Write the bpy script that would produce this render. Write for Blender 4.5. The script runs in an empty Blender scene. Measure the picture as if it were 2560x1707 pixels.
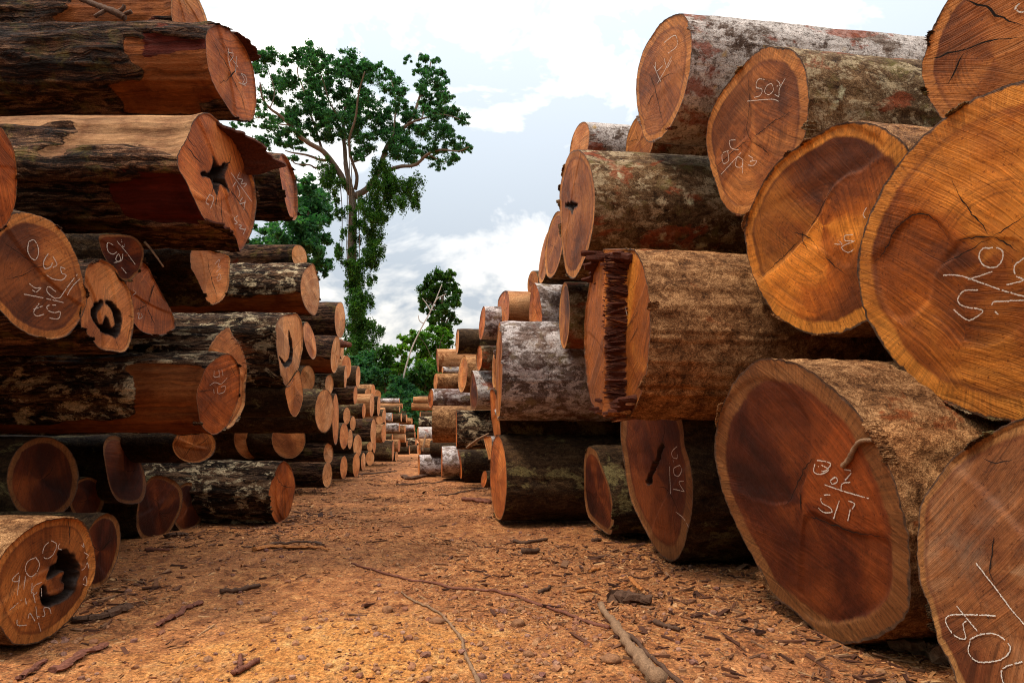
import bpy, math, random
import numpy as np
from mathutils import Matrix, Vector
random.seed(7); RNG = np.random.default_rng(7)
S = bpy.context.scene
COL = S.collection
F, CX, HY, H = 1565.0, 1280.0, 1088.0, 1.10          # focal length and horizon in pixels of the 2560 px photograph, eye height in metres
R = math.radians
ZOOM = dict(s=(0, 0, 1), d=(0, 0, 1.0884), z1=(0, 0, .3827), z2=(0, 500, .3827), z3=(0, 1050, .419), z4=(500, 600, .4146),
            z5=(850, 800, .3189), z6=(1050, 600, .3188), z7=(1350, 0, .4464), a1=(1800, 0, .5101), a2=(1200, 950, .3189),
            a3=(1750, 850, .5466), a4=(700, 1200, .4677), a5=(560, 80, .3827), a6=(600, 500, .3507), a7=(840, 880, .2041), a8=(1020, 900, .2233))

def px(z, pts):
    x0, y0, s = ZOOM[z]
    return np.array([(x0 + p[0] * s, y0 + p[1] * s) for p in pts], float)

def ray(p):
    return np.array([(p[0] - CX) / F, 1.0, (HY - p[1]) / F])

def at(x, y, Y, z='s'):
    p = px(z, [(x, y)])[0]
    return np.array([0, 0, H]) + ray(p) * Y

def ground_at(x, y, z='s'):
    p = px(z, [(x, y)])[0]
    Y = H * F / (p[1] - HY)
    return at(p[0], p[1], Y)

# ---------------------------------------------------------------- noise
def _hash(i, j, k, seed):
    n = (i * 374761393 + j * 668265263 + k * 2147483647 + seed * 974711) & 0xffffffff
    n = ((n ^ (n >> 13)) * 1274126177) & 0xffffffff
    n = ((n ^ (n >> 15)) * 2246822519) & 0xffffffff
    return ((n ^ (n >> 16)) & 0xffff) / 65535.0

def vnoise(P, seed=0):
    P = np.asarray(P, float)
    I = np.floor(P).astype(np.int64); f = P - I; f = f * f * (3 - 2 * f)
    out = 0
    for a in (0, 1):
        wa = f[:, 0] if a else 1 - f[:, 0]
        for b in (0, 1):
            wb = f[:, 1] if b else 1 - f[:, 1]
            for c in (0, 1):
                wc = f[:, 2] if c else 1 - f[:, 2]
                out = out + wa * wb * wc * _hash(I[:, 0] + a, I[:, 1] + b, I[:, 2] + c, seed)
    return out

def fbm(P, seed=0, o=3):
    r, a, t = 0, 1.0, 0
    P = np.asarray(P, float)
    for k in range(o):
        r = r + a * vnoise(P * 2 ** k, seed + k); t += a; a *= .5
    return r / t

def sstep(a, b, x):
    t = np.clip((x - a) / (b - a), 0, 1)
    return t * t * (3 - 2 * t)

# ---------------------------------------------------------------- objects
def tag(o, label, cat, group=None, kind=None):
    if label: o['label'] = label
    if cat: o['category'] = cat
    if group: o['group'] = group
    if kind: o['kind'] = kind
    return o

def empty(name, label, cat, M=None, group=None):
    o = bpy.data.objects.new(name, None); COL.objects.link(o)
    o.empty_display_size = .2
    if M is not None: o.matrix_world = M
    return tag(o, label, cat, group)

def mesh_obj(name, V, Fc, mat, parent=None, smooth=True, attrs=None, mats=None, mi=None):
    me = bpy.data.meshes.new(name)
    V = np.asarray(V, np.float32)
    if isinstance(Fc, np.ndarray):
        n, k = Fc.shape
        me.vertices.add(len(V)); me.vertices.foreach_set('co', V.ravel())
        me.loops.add(n * k); me.loops.foreach_set('vertex_index', Fc.astype(np.int32).ravel())
        me.polygons.add(n); me.polygons.foreach_set('loop_start', np.arange(0, n * k, k, dtype=np.int32))
        me.update(calc_edges=True); me.validate()
    else:
        me.from_pydata([tuple(map(float, v)) for v in V], [], Fc); me.update()
    for m in (mats or [mat]): me.materials.append(m)
    if mi is not None: me.polygons.foreach_set('material_index', np.asarray(mi, np.int32))
    me.polygons.foreach_set('use_smooth', np.full(len(me.polygons), smooth))
    for k, a in (attrs or {}).items():
        at_ = me.attributes.new(k, 'FLOAT', 'POINT'); at_.data.foreach_set('value', np.asarray(a, np.float32))
    o = bpy.data.objects.new(name, me); COL.objects.link(o)
    if parent is not None: o.parent = parent
    return o

def grid_faces(m, n, wrap=True):
    """quads for m rings of n points"""
    i = np.arange(m - 1)[:, None]; j = np.arange(n if wrap else n - 1)[None, :]
    j2 = (j + 1) % n
    return np.stack([i * n + j, i * n + j2, (i + 1) * n + j2, (i + 1) * n + j], -1).reshape(-1, 4)

def tube(pts, rad, n=8, jit=0.0, seed=0, caps=True):
    pts = np.asarray(pts, float); m = len(pts)
    rad = np.broadcast_to(np.asarray(rad, float), (m,))
    T = np.gradient(pts, axis=0); T /= np.linalg.norm(T, axis=1)[:, None] + 1e-9
    up = np.array([0, 0, 1.0]) if abs(T[0][2]) < .9 else np.array([1.0, 0, 0])
    V = []
    rg = np.random.default_rng(seed)
    A = np.cross(T[0], up); A /= np.linalg.norm(A)
    th = np.arange(n) * 2 * np.pi / n
    for i in range(m):
        A = A - T[i] * A.dot(T[i]); A /= np.linalg.norm(A) + 1e-9
        B = np.cross(T[i], A)
        rr = rad[i] * (1 + jit * rg.uniform(-1, 1, n))
        V.append(pts[i] + rr[:, None] * (np.cos(th)[:, None] * A + np.sin(th)[:, None] * B))
    V = np.concatenate(V); Fq = grid_faces(m, n)
    if caps:
        V = np.vstack([V, pts[:1], pts[-1:]]); a, b = len(V) - 2, len(V) - 1
        j = np.arange(n); j2 = (j + 1) % n
        Fq = np.vstack([Fq, np.stack([j2, j, np.full(n, a), np.full(n, a)], -1), np.stack([(m - 1) * n + j, (m - 1) * n + j2, np.full(n, b), np.full(n, b)], -1)])
    return V, [tuple(dict.fromkeys(map(int, f))) for f in Fq]

def spline(P, per=12, closed=False):
    P = np.asarray(P, float); n = len(P)
    out = []
    for i in range(n if closed else n - 1):
        if closed: p0, p1, p2, p3 = P[i - 1], P[i], P[(i + 1) % n], P[(i + 2) % n]
        else: p0, p1, p2, p3 = P[max(i - 1, 0)], P[i], P[i + 1], P[min(i + 2, n - 1)]
        t = (np.arange(per) / per)[:, None]
        out.append(.5 * (2 * p1 + (p2 - p0) * t + (2 * p0 - 5 * p1 + 4 * p2 - p3) * t ** 2 + (-p0 + 3 * p1 - 3 * p2 + p3) * t ** 3))
    if not closed: out.append(P[-1:])
    return np.concatenate(out)

def in_poly(P, x, y):
    ins = np.zeros(len(x), bool); n = len(P)
    for i in range(n):
        (x1, y1), (x2, y2) = P[i - 1], P[i]
        c = ((y1 > y) != (y2 > y)) & (x < (x2 - x1) * (y - y1) / (y2 - y1 + 1e-12) + x1)
        ins ^= c
    return ins

def poly_dist(P, x, y):
    d = np.full(len(x), 1e9)
    for i in range(len(P)):
        a, b = P[i - 1], P[i]; ab = b - a
        t = np.clip(((x - a[0]) * ab[0] + (y - a[1]) * ab[1]) / (ab.dot(ab) + 1e-12), 0, 1)
        d = np.minimum(d, np.hypot(x - a[0] - t * ab[0], y - a[1] - t * ab[1]))
    return d * np.where(in_poly(P, x, y), 1, -1)

# ---------------------------------------------------------------- materials
class NT:
    def __init__(s, name):
        s.m = bpy.data.materials.new(name); s.m.use_nodes = True
        s.t = s.m.node_tree; s.t.nodes.clear()
        s.out = s.n('ShaderNodeOutputMaterial')
        s.b = s.n('ShaderNodeBsdfPrincipled')
        s.t.links.new(s.b.outputs[0], s.out.inputs[0])
        s.b.inputs['Roughness'].default_value = .85
        s.b.inputs['Specular IOR Level'].default_value = .25
    def n(s, ty, **kw):
        nd = s.t.nodes.new(ty)
        for k, v in kw.items(): setattr(nd, k, v)
        return nd
    def put(s, sock, v):
        if hasattr(v, 'default_value') or isinstance(v, bpy.types.NodeSocket): s.t.links.new(v, sock)
        elif v is not None:
            if isinstance(v, (tuple, list)) and len(v) == 3 and len(sock.default_value) == 4: v = (*v, 1)
            sock.default_value = v
    def math(s, op, a, b=None, c=None, clamp=False):
        nd = s.n('ShaderNodeMath', operation=op, use_clamp=clamp)
        for i, v in enumerate((a, b, c)):
            if v is not None: s.put(nd.inputs[i], v)
        return nd.outputs[0]
    def vmath(s, op, a, b=None):
        nd = s.n('ShaderNodeVectorMath', operation=op)
        s.put(nd.inputs[0], a)
        if b is not None: s.put(nd.inputs[1], b)
        return nd.outputs[1 if op in ('LENGTH', 'DOT_PRODUCT') else 0]
    def noise(s, v, scale, detail=4, rough=.6, dist=0, col=False):
        nd = s.n('ShaderNodeTexNoise'); s.put(nd.inputs['Vector'], v)
        s.put(nd.inputs['Scale'], scale); nd.inputs['Detail'].default_value = detail
        nd.inputs['Roughness'].default_value = rough; nd.inputs['Distortion'].default_value = dist
        return nd.outputs[1 if col else 0]
    def voro(s, v, scale, feature='F1', out=0, rand=1):
        nd = s.n('ShaderNodeTexVoronoi', feature=feature); s.put(nd.inputs['Vector'], v); s.put(nd.inputs['Scale'], scale)
        nd.inputs['Randomness'].default_value = rand
        return nd.outputs[out]
    def ramp(s, f, *stops, interp='LINEAR'):
        nd = s.n('ShaderNodeValToRGB'); s.put(nd.inputs[0], f); cr = nd.color_ramp; cr.interpolation = interp
        while len(cr.elements) < len(stops): cr.elements.new(.5)
        for e, (p, c) in zip(cr.elements, stops):
            e.position = p; e.color = (*c, 1) if isinstance(c, (tuple, list)) else (c, c, c, 1)
        return nd.outputs[0]
    def mix(s, f, a, b, mode='MIX'):
        nd = s.n('ShaderNodeMix', data_type='RGBA', blend_type=mode)
        s.put(nd.inputs[0], f); s.put(nd.inputs[6], a); s.put(nd.inputs[7], b)
        return nd.outputs[2]
    def attr(s, name):
        return s.n('ShaderNodeAttribute', attribute_name=name).outputs['Fac']
    def rand(s):
        return s.n('ShaderNodeObjectInfo').outputs['Random']
    def obj(s):
        return s.n('ShaderNodeTexCoord').outputs['Object']
    def scale(s, v, sc):
        return s.vmath('MULTIPLY', v, sc)
    def offs(s, v, r, k=37.0):
        c = s.n('ShaderNodeCombineXYZ'); a = s.math('MULTIPLY', r, k)
        for i in range(3): s.put(c.inputs[i], a)
        return s.vmath('ADD', v, c.outputs[0])
    def cxyz(s, x, y, z):
        c = s.n('ShaderNodeCombineXYZ')
        for i, v in enumerate((x, y, z)): s.put(c.inputs[i], v)
        return c.outputs[0]
    def bump(s, h, strength=.6, dist=.02, prev=None):
        nd = s.n('ShaderNodeBump'); nd.inputs['Strength'].default_value = strength; nd.inputs['Distance'].default_value = dist
        s.put(nd.inputs['Height'], h)
        if prev is not None: s.t.links.new(prev, nd.inputs['Normal'])
        return nd.outputs[0]
    def done(s, col, nrm=None, rough=None):
        s.put(s.b.inputs['Base Color'], col)
        if nrm is not None: s.t.links.new(nrm, s.b.inputs['Normal'])
        if rough is not None: s.put(s.b.inputs['Roughness'], rough)
        return s.m

def wood_mat(name, dark, mid, light, sap, bark=(.075, .04, .024), rings=26, sapw=.1, ringamt=.35, saw=.5, wedge=.5, stain=None):
    """end grain of a sawn log: heartwood, growth rings, paler sapwood under the bark, curved saw marks"""
    t = NT(name); o = t.obj(); r = t.rand(); rr = t.attr('rr'); rot = t.attr('rot')
    oo = t.offs(o, r)
    rot_n = t.n('ShaderNodeVectorRotate', rotation_type='Z_AXIS')
    t.put(rot_n.inputs['Vector'], t.scale(o, (1, 1, 0))); t.put(rot_n.inputs['Angle'], t.math('MULTIPLY', r, 6.28))
    oz = rot_n.outputs[0]
    blot = t.noise(oo, 2.1, 6, .62, .9)
    nrm = t.vmath('NORMALIZE', t.scale(o, (1, 1, 0)))
    wed = t.noise(t.vmath('ADD', t.offs(nrm, r, 5), t.scale(t.noise(oo, 2, 2, col=True), (.35, .35, 0))), .95, 0, .5)
    f = t.math('ADD', t.math('MULTIPLY', blot, 1 - wedge * .6), t.math('MULTIPLY', wed, wedge * .6))
    base = t.ramp(f, (.36, dark), (.49, mid), (.62, light))
    sc = t.attr('sect')
    base = t.mix(1.0, base, t.ramp(t.math('MULTIPLY_ADD', sc, .5, .5), (.0, (.30, .24, .22)), (.5, (1, 1, 1)), (1., (1.75, 1.7, 1.5))), 'MULTIPLY')
    # growth rings follow the outline
    w = t.math('ADD', rr, t.math('MULTIPLY', t.noise(oo, 3, 3), .14))
    ring = t.noise(t.cxyz(t.math('MULTIPLY', w, rings), 0, t.math('MULTIPLY', r, 50)), 1.0, 3, .7)
    gate = t.math('MULTIPLY', t.ramp(rr, (.08, 0.), (.3, 1.)), t.ramp(t.noise(oo, 4, 3), (.35, .2), (.65, 1.)))
    base = t.mix(t.math('MULTIPLY', gate, ringamt * 1.6, clamp=True), base, t.mix(1.0, base, t.ramp(ring, (.34, .45), (.5, 1.), (.66, 1.3)), 'MULTIPLY'))
    rays = t.noise(t.offs(nrm, r, 3), 46, 3, .7)
    rayf = t.ramp(rays, (.35, .55), (.62, 1.15))
    base = t.mix(.28, base, t.mix(1.0, base, rayf, 'MULTIPLY'))
    # saw marks: shallow arcs swept across the whole face, in two or three passes
    arc = t.vmath('LENGTH', t.vmath('SUBTRACT', oz, (1.9, .2, 0)))
    ps = t.math('MULTIPLY', t.math('GREATER_THAN', t.noise(oo, 1.1, 1), .53), .55)
    arc = t.math('ADD', arc, t.math('MULTIPLY', t.noise(oo, 1.6, 2), .10))
    arc = t.math('ADD', arc, t.math('MULTIPLY', ps, t.vmath('DOT_PRODUCT', oz, (.5, 1., 0))))
    sw = t.noise(t.cxyz(t.math('MULTIPLY', arc, 62), t.math('MULTIPLY', t.vmath('DOT_PRODUCT', oz, (0, 1, 0)), 1.5), r), 1.0, 4, .7)
    sw2 = t.noise(t.cxyz(t.math('MULTIPLY', arc, 260), t.math('MULTIPLY', t.vmath('DOT_PRODUCT', oz, (0, 1, 0)), 5), r), 1.0, 2, .6)
    sg = t.ramp(t.noise(oo, 2.6, 4), (.35, .35), (.62, 1.))
    swm = t.ramp(sw, (.32, .30), (.50, .98), (.68, 1.6))
    base = t.mix(t.math('MULTIPLY', sg, saw), base, t.mix(1.0, base, swm, 'MULTIPLY'))
    base = t.mix(.35, base, t.mix(1.0, base, t.ramp(sw2, (.3, .55), (.7, 1.3)), 'MULTIPLY'))
    # sapwood
    edge = t.math('ADD', rr, t.math('MULTIPLY_ADD', t.noise(oo, 2.4, 4), .13, -.065))
    sw_r = t.math('MULTIPLY_ADD', r, sapw * .3, 1 - sapw * 1.15)
    sf = t.math('MULTIPLY', t.math('SUBTRACT', edge, sw_r), 38, clamp=True)
    sapc = t.mix(.7, sap, t.mix(1.0, sap, rayf, 'MULTIPLY'))
    sapc = t.mix(.55, sapc, t.mix(1.0, sapc, swm, 'MULTIPLY'))
    sapc = t.mix(t.ramp(blot, (.4, 0.), (.62, .6)), sapc, t.mix(1.0, sapc, (.6, .45, .36), 'MULTIPLY'))
    rim = t.math('SUBTRACT', 1, t.math('MULTIPLY', t.math('ABSOLUTE', t.math('SUBTRACT', edge, t.math('SUBTRACT', sw_r, .006))), 26), clamp=True)
    base = t.mix(sf, base, sapc)
    base = t.mix(t.math('MULTIPLY', t.math('MULTIPLY', rim, t.ramp(blot, (.35, .2), (.6, 1.))), .6), base, (.085, .02, .008))
    st = t.ramp(t.noise(t.offs(o, r, 71), 1.5, 6, .65, .6), (.50, 0.), (.70, 1.))
    base = t.mix(t.math('MULTIPLY', st, .6), base, stain or t.mix(1.0, base, (.45, .36, .36), 'MULTIPLY'))
    spk = t.ramp(t.noise(oo, 60, 2, .7), (.60, 0.), (.70, .75))
    base = t.mix(spk, base, t.mix(1.0, base, (.35, .25, .2), 'MULTIPLY'))
    bn = t.math('ADD', t.math('MULTIPLY', t.noise(oo, 30, 3), .035), t.math('MULTIPLY', t.noise(oo, 5, 2), .045))
    bk = t.math('MULTIPLY', t.math('SUBTRACT', t.math('ADD', rr, bn), 1.018), 90, clamp=True)
    base = t.mix(bk, base, t.mix(1.0, bark, t.ramp(t.noise(oo, 40, 2), (.3, .4), (.7, 1.8)), 'MULTIPLY'))
    torn = t.attr('torn')
    fb = t.noise(t.scale(oo, (38, 60, 2)), 1.0, 5, .7, .4)
    base = t.mix(torn, base, t.mix(1.0, (.17, .048, .016), t.ramp(fb, (.3, .12), (.5, .7), (.7, 1.9)), 'MULTIPLY'))
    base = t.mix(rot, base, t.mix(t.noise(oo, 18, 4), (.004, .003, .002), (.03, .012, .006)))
    h = t.math('ADD', t.math('MULTIPLY', sw, .6), t.math('MULTIPLY', sw2, .4))
    nb = t.bump(h, .8, .010)
    nb = t.bump(t.noise(oo, 9, 4), .4, .02, nb)
    t.b.inputs['Specular IOR Level'].default_value = .25
    return t.done(base, nb, .65)

def bark_mat(name, c0, c1, c2, patch=None, patch_amt=.5, patch_scale=3.0, bare=(.24, .072, .018), stretch=.14, bumpd=.03, spots=None, red=None, moss=None, fine=.3, wet=.85, redtop=0, redlo=.54):
    t = NT(name); o = t.obj(); r = t.rand(); oo = t.offs(o, r)
    wv = t.vmath('ADD', oo, t.scale(t.noise(oo, 3, 3, col=True), (.10, .10, .25)))
    q = t.scale(wv, (1, 1, stretch))
    n1 = t.noise(q, 9, 7, .72, .6)
    n2 = t.noise(t.scale(wv, (1, 1, min(1, stretch * 2))), 34, 4, .72, .3)
    n3 = t.noise(oo, 130, 3, .65)
    ridge = t.math('ABSOLUTE', t.math('MULTIPLY_ADD', t.noise(q, 13, 4, .6, .8), 2, -1))
    ck = t.ramp(ridge, (.0, 0.), (.16, 1.))
    h = t.math('ADD', t.math('MULTIPLY', n1, .55), t.math('ADD', t.math('MULTIPLY', n2, .33), t.math('MULTIPLY_ADD', ck, .22 * fine, .14 - .2 * fine)))
    col = t.ramp(h, (.43, c0), (.54, c1), (.67, c2))
    col = t.mix(t.ramp(n3, (.45, .75), (.58, 0.)), col, t.mix(1.0, col, (.34, .28, .25), 'MULTIPLY'))
    big = t.noise(t.scale(t.offs(o, r, 31), (1, 1, .5)), 1.7, 5, .65, .4)
    col = t.mix(.8, col, t.mix(1.0, col, t.ramp(big, (.34, (.45, .40, .36)), (.52, (1, 1, 1)), (.68, (1.45, 1.3, 1.15))), 'MULTIPLY'))
    rm = None
    if red:
        rm = t.ramp(t.noise(t.scale(t.offs(o, r, 91), (1, 1, .6)), 2.9, 6, .66, .5), (redlo, 0.), (redlo + .045, 1.))
        redc = t.mix(1.0, red, t.ramp(n2, (.3, .5), (.7, 1.3)), 'MULTIPLY')
        if not redtop: col = t.mix(t.math('MULTIPLY', rm, .85), col, redc)
    if moss:
        mm = t.ramp(t.noise(t.offs(o, r, 23), 4.5, 5, .7), (.53, 0.), (.68, 1.))
        col = t.mix(t.math('MULTIPLY', mm, .6), col, moss)
    if patch:
        pn = t.noise(t.scale(t.offs(o, r, 53), (1, 1, .7)), patch_scale, 8, .75, .4)
        lo = .66 - .28 * patch_amt
        pm = t.ramp(pn, (lo, 0.), (lo + .05, 1.))
        pm = t.math('MULTIPLY', pm, t.ramp(n2, (.36, .1), (.5, 1.)))
        pm = t.math('MULTIPLY', pm, t.ramp(n3, (.36, .35), (.5, 1.)))
        col = t.mix(pm, col, t.mix(1.0, patch, t.ramp(t.noise(oo, 11, 4), (.3, .62), (.7, 1.15)), 'MULTIPLY'))
    if red and redtop: col = t.mix(t.math('MULTIPLY', rm, t.math('MULTIPLY', t.ramp(n3, (.3, .5), (.6, 1.)), redtop)), col, redc)
    if spots:
        sp = t.voro(t.vmath('ADD', t.offs(o, r, 13), t.scale(t.noise(oo, 12, 3, col=True), (.14, .14, .14))), 5.2, 'F1', 0)
        gt = t.ramp(t.noise(t.offs(o, r, 3), 2.6, 2), (.5, 0.), (.56, 1.))
        col = t.mix(t.math('MULTIPLY', t.math('MULTIPLY', t.ramp(sp, (.10, .85), (.22, 0.)), gt), t.ramp(n3, (.35, .3), (.6, 1.))), col, spots)
    wig = t.math('MULTIPLY_ADD', t.noise(t.scale(wv, (1, 1, .35)), 17, 5, .7), .9, -.45)
    b, b2 = [t.math('MULTIPLY_ADD', t.math('ADD', t.math('ADD', t.attr(k_), wig), -.5), 9, .5, clamp=True) for k_ in ('bare', 'bare2')]
    fib = t.noise(t.scale(wv, (24, 24, .9)), 1.0, 6, .7, .5)
    bl = t.ramp(t.noise(oo, 3.3, 6, .7), (.44, 0.), (.66, .85))
    fr = t.ramp(fib, (.28, .35), (.5, .9), (.72, 1.5))
    def wood(c):
        c = t.mix(1.0, c, fr, 'MULTIPLY')
        return t.mix(bl, c, t.mix(1.0, c, (.40, .26, .22), 'MULTIPLY'))
    col = t.mix(b, col, wood(bare)); col = t.mix(b2, col, wood((.085, .012, .006)))
    bb = t.math('MAXIMUM', b, b2)
    nb = t.bump(t.mix(bb, h, t.math('MULTIPLY', fib, .2)), 1.0, bumpd * 2.4)
    nb = t.bump(n3, .7, .008, nb)
    t.b.inputs['Specular IOR Level'].default_value = .12
    return t.done(col, nb, wet)

def plain(name, col, rough=.9, var=.3, sc=30):
    t = NT(name); oo = t.offs(t.obj(), t.rand())
    n = t.math('ADD', t.math('MULTIPLY', t.noise(oo, sc, 5, .75), .6), t.math('MULTIPLY', t.noise(oo, sc * 5, 3, .7), .4))
    return t.done(t.mix(1.0, col, t.ramp(n, (.36, 1 - var), (.64, 1 + var)), 'MULTIPLY'), t.bump(n, .9, .012), rough)

WOOD = dict(
    orange=wood_mat('sawn orange wood', (.20, .046, .0085), (.43, .105, .019), (.60, .185, .040), (.58, .22, .055), sapw=.03, rings=30, ringamt=.4, wedge=.35, saw=.8),
    pale=wood_mat('sawn pale wood', (0.370, 0.110, 0.0272), (0.582, 0.202, 0.0544), (0.717, 0.294, 0.0952), (0.694, 0.313, 0.1088), sapw=.05, rings=26, ringamt=.3, wedge=.3, saw=.6),
    gold=wood_mat('sawn golden heartwood', (.15, .036, .006), (.34, .088, .010), (.61, .212, .027), (.65, .245, .036), sapw=.14, rings=34, ringamt=.45, wedge=.85, saw=.7),
    amber=wood_mat('torn amber wood', (.22, .062, .012), (.34, .088, .010), (.61, .212, .027), (.65, .245, .036), sapw=.012, rings=34, ringamt=.45, wedge=.85, saw=.7),
    fresh=wood_mat('sawn orange wood with painted light', (.42, .15, .045), (.62, .265, .092), (.74, .37, .16), (.70, .36, .15), sapw=.04, rings=26, ringamt=.35, wedge=.35, saw=.6),  # orange wood lightened to stand in for light the far-left ends miss
    brown=wood_mat('sawn brown heartwood', (.125, .032, .007), (.29, .082, .016), (.46, .155, .034), (.54, .205, .048), sapw=.15, rings=30, ringamt=.5, wedge=.75, saw=.65),
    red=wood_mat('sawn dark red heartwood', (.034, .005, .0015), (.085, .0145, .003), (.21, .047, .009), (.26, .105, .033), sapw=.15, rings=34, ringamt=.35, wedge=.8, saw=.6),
    grey=wood_mat('weathered grey end grain', (.095, .024, .007), (.21, .072, .022), (.30, .155, .078), (.33, .15, .048), sapw=.12, rings=24, ringamt=.35, wedge=.5, stain=(.22, .135, .085), saw=.9),
    tan=wood_mat('sawn tan wood', (0.302, 0.083, 0.0190), (0.470, 0.147, 0.0340), (0.616, 0.239, 0.0680), (0.672, 0.304, 0.0952), sapw=.18, rings=30, ringamt=.55, wedge=.4, saw=.6),
)
BARK = dict(
    furrow=bark_mat('deep furrowed brown bark', (0.010, 0.004, 0.0022), (0.073, 0.031, 0.0167), (0.309, 0.164, 0.0915), moss=(0.146, 0.107, 0.0246), stretch=.11, bumpd=.05, red=(0.195, 0.031, 0.0112), fine=.7, redlo=.62),
    flaky=bark_mat('dark bark with pale flakes', (0.008, 0.004, 0.0022), (0.066, 0.033, 0.0184), (0.268, 0.159, 0.0918), patch=(0.700, 0.538, 0.3348), patch_amt=.50, patch_scale=6.5, stretch=.16, bumpd=.045, fine=.7),
    mottle=bark_mat('mottled olive brown bark', (0.036, 0.017, 0.0073), (0.152, 0.083, 0.0379), (0.339, 0.219, 0.1163), patch=(0.464, 0.344, 0.2081), patch_amt=.52, patch_scale=8, stretch=.6, bumpd=.012, red=(0.268, 0.053, 0.0171), spots=(0.700, 0.657, 0.4162), moss=(0.179, 0.149, 0.0428), redtop=.85),
    lichen=bark_mat('white lichen bark', (0.055, 0.028, 0.0185), (0.176, 0.120, 0.0924), (0.353, 0.289, 0.2495), patch=(0.617, 0.549, 0.5174), patch_amt=.85, patch_scale=3.4, stretch=.5, bumpd=.010, red=(0.254, 0.055, 0.0222), spots=(0.463, 0.269, 0.0462), redtop=.9),
    silver=bark_mat('silver grey bark', (0.069, 0.043, 0.0347), (0.205, 0.150, 0.1320), (0.410, 0.335, 0.3135), patch=(0.683, 0.606, 0.5940), patch_amt=.66, patch_scale=7.0, stretch=.7, bumpd=.010, moss=(0.256, 0.204, 0.0990), red=(0.103, 0.023, 0.0132), redtop=.6),
    rough=bark_mat('rough tan brown bark', (0.036, 0.014, 0.0056), (0.260, 0.117, 0.0458), (0.651, 0.357, 0.1618), stretch=.8, bumpd=.018, red=(0.244, 0.060, 0.0156), fine=.2, redlo=.62),
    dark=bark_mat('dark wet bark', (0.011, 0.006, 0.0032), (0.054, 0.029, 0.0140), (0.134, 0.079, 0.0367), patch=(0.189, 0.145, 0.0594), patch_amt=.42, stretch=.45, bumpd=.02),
    tan=bark_mat('stripped tan wood', (0.231, 0.096, 0.0356), (0.416, 0.192, 0.0792), (0.578, 0.314, 0.1505), stretch=.05, bumpd=.010, red=(0.173, 0.051, 0.0143), fine=.1),
    half=bark_mat('furrowed bark over stripped tan wood', (0.017, 0.007, 0.0039), (0.143, 0.063, 0.0333), (0.600, 0.325, 0.1763), moss=(0.257, 0.187, 0.0430), stretch=.11, bumpd=.05, fine=.7, bare=(.36, .185, .085)),
)
M_CHALK = plain('white chalk', (.68, .60, .53), .95, .25, 90)
M_CRACK = plain('drying crack and step shadow', (.012, .006, .004), .95, .3)
M_SPLINT = plain('torn splintered wood', (.20, .065, .022), .9, .6, 55)
M_SPLINTD = plain('dark torn wood', (.075, .02, .010), .9, .6, 55)
M_STICK = plain('dry stick', (.26, .15, .085), .9, .4, 40)
M_STICKD = plain('dark dry stick', (.10, .05, .03), .9, .4, 40)
M_STICKR = plain('red brown stick', (.18, .065, .04), .9, .4, 40)
M_STONE = plain('brown stone', (.25, .115, .055), .9, .4, 25)
M_ORSPL = plain('fresh orange splinter', (.42, .15, .04), .8, .5, 60)
# ---------------------------------------------------------------- logs
LOGS = {}
_seed = [100]
def basis(side, ax, pitch=0.0):
    """axis into the pile, local X, local up"""
    s = -1 if side == 'L' else 1
    Z = np.array([s * math.cos(R(ax)) * math.cos(R(pitch)), math.sin(R(ax)) * math.cos(R(pitch)), math.sin(R(pitch))])
    X = np.cross([0, 0, 1.0], Z); X /= np.linalg.norm(X)
    return X, np.cross(Z, X), Z

class Log:
    def p2l(s, p, z='s', off=0.0):
        """photo pixels on the cut face -> local coordinates"""
        out = []
        for q in px(z, p):
            d = ray(q); k = s.n.dot(s.C - np.array([0, 0, H])) / s.n.dot(d)
            P = np.array([0, 0, H]) + d * k - s.C
            out.append((P.dot(s.X), P.dot(s.Y), P.dot(s.Z)))
        return np.array(out)
    def onface(s, xy, off):
        """local xy -> point just proud of the sawn face"""
        xy = np.asarray(xy, float)
        nl = np.array([s.n.dot(s.X), s.n.dot(s.Y), s.n.dot(s.Z)])
        z = -(xy[:, 0] * nl[0] + xy[:, 1] * nl[1]) / nl[2]
        return np.column_stack([xy, z]) + nl * off

def unproject(q, C, n):
    d = np.column_stack([(q[:, 0] - CX) / F, np.ones(len(q)), (HY - q[:, 1]) / F])
    O = np.array([0, 0, H])
    return O + d * ((n.dot(C - O)) / (d @ n))[:, None]

def fit_normal(q, C, side, ax, lo, hi, pmax):
    s = 1 if side == 'L' else -1
    best = None
    for fn in np.arange(lo, hi + .1, 3):
        for pt in np.arange(-pmax, pmax + .1, 4):
            n = np.array([s * math.cos(R(fn)) * math.cos(R(pt)), -math.sin(R(fn)) * math.cos(R(pt)), math.sin(R(pt))])
            if (q[:, 0] - CX).size:
                P = unproject(q, C, n)
            h = np.cross([0, 0, 1.0], n); h /= np.linalg.norm(h); v = np.cross(n, h)
            a = (P - C) @ h; b = (P - C) @ v
            w = np.linalg.eigvalsh(np.cov(np.stack([a, b])))
            c = math.sqrt(w[1] / max(w[0], 1e-9)) + .0008 * abs(fn - ax - 3) + .002 * abs(pt)
            if best is None or c < best[0]: best = (c, n, fn, pt)
    return best

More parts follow.
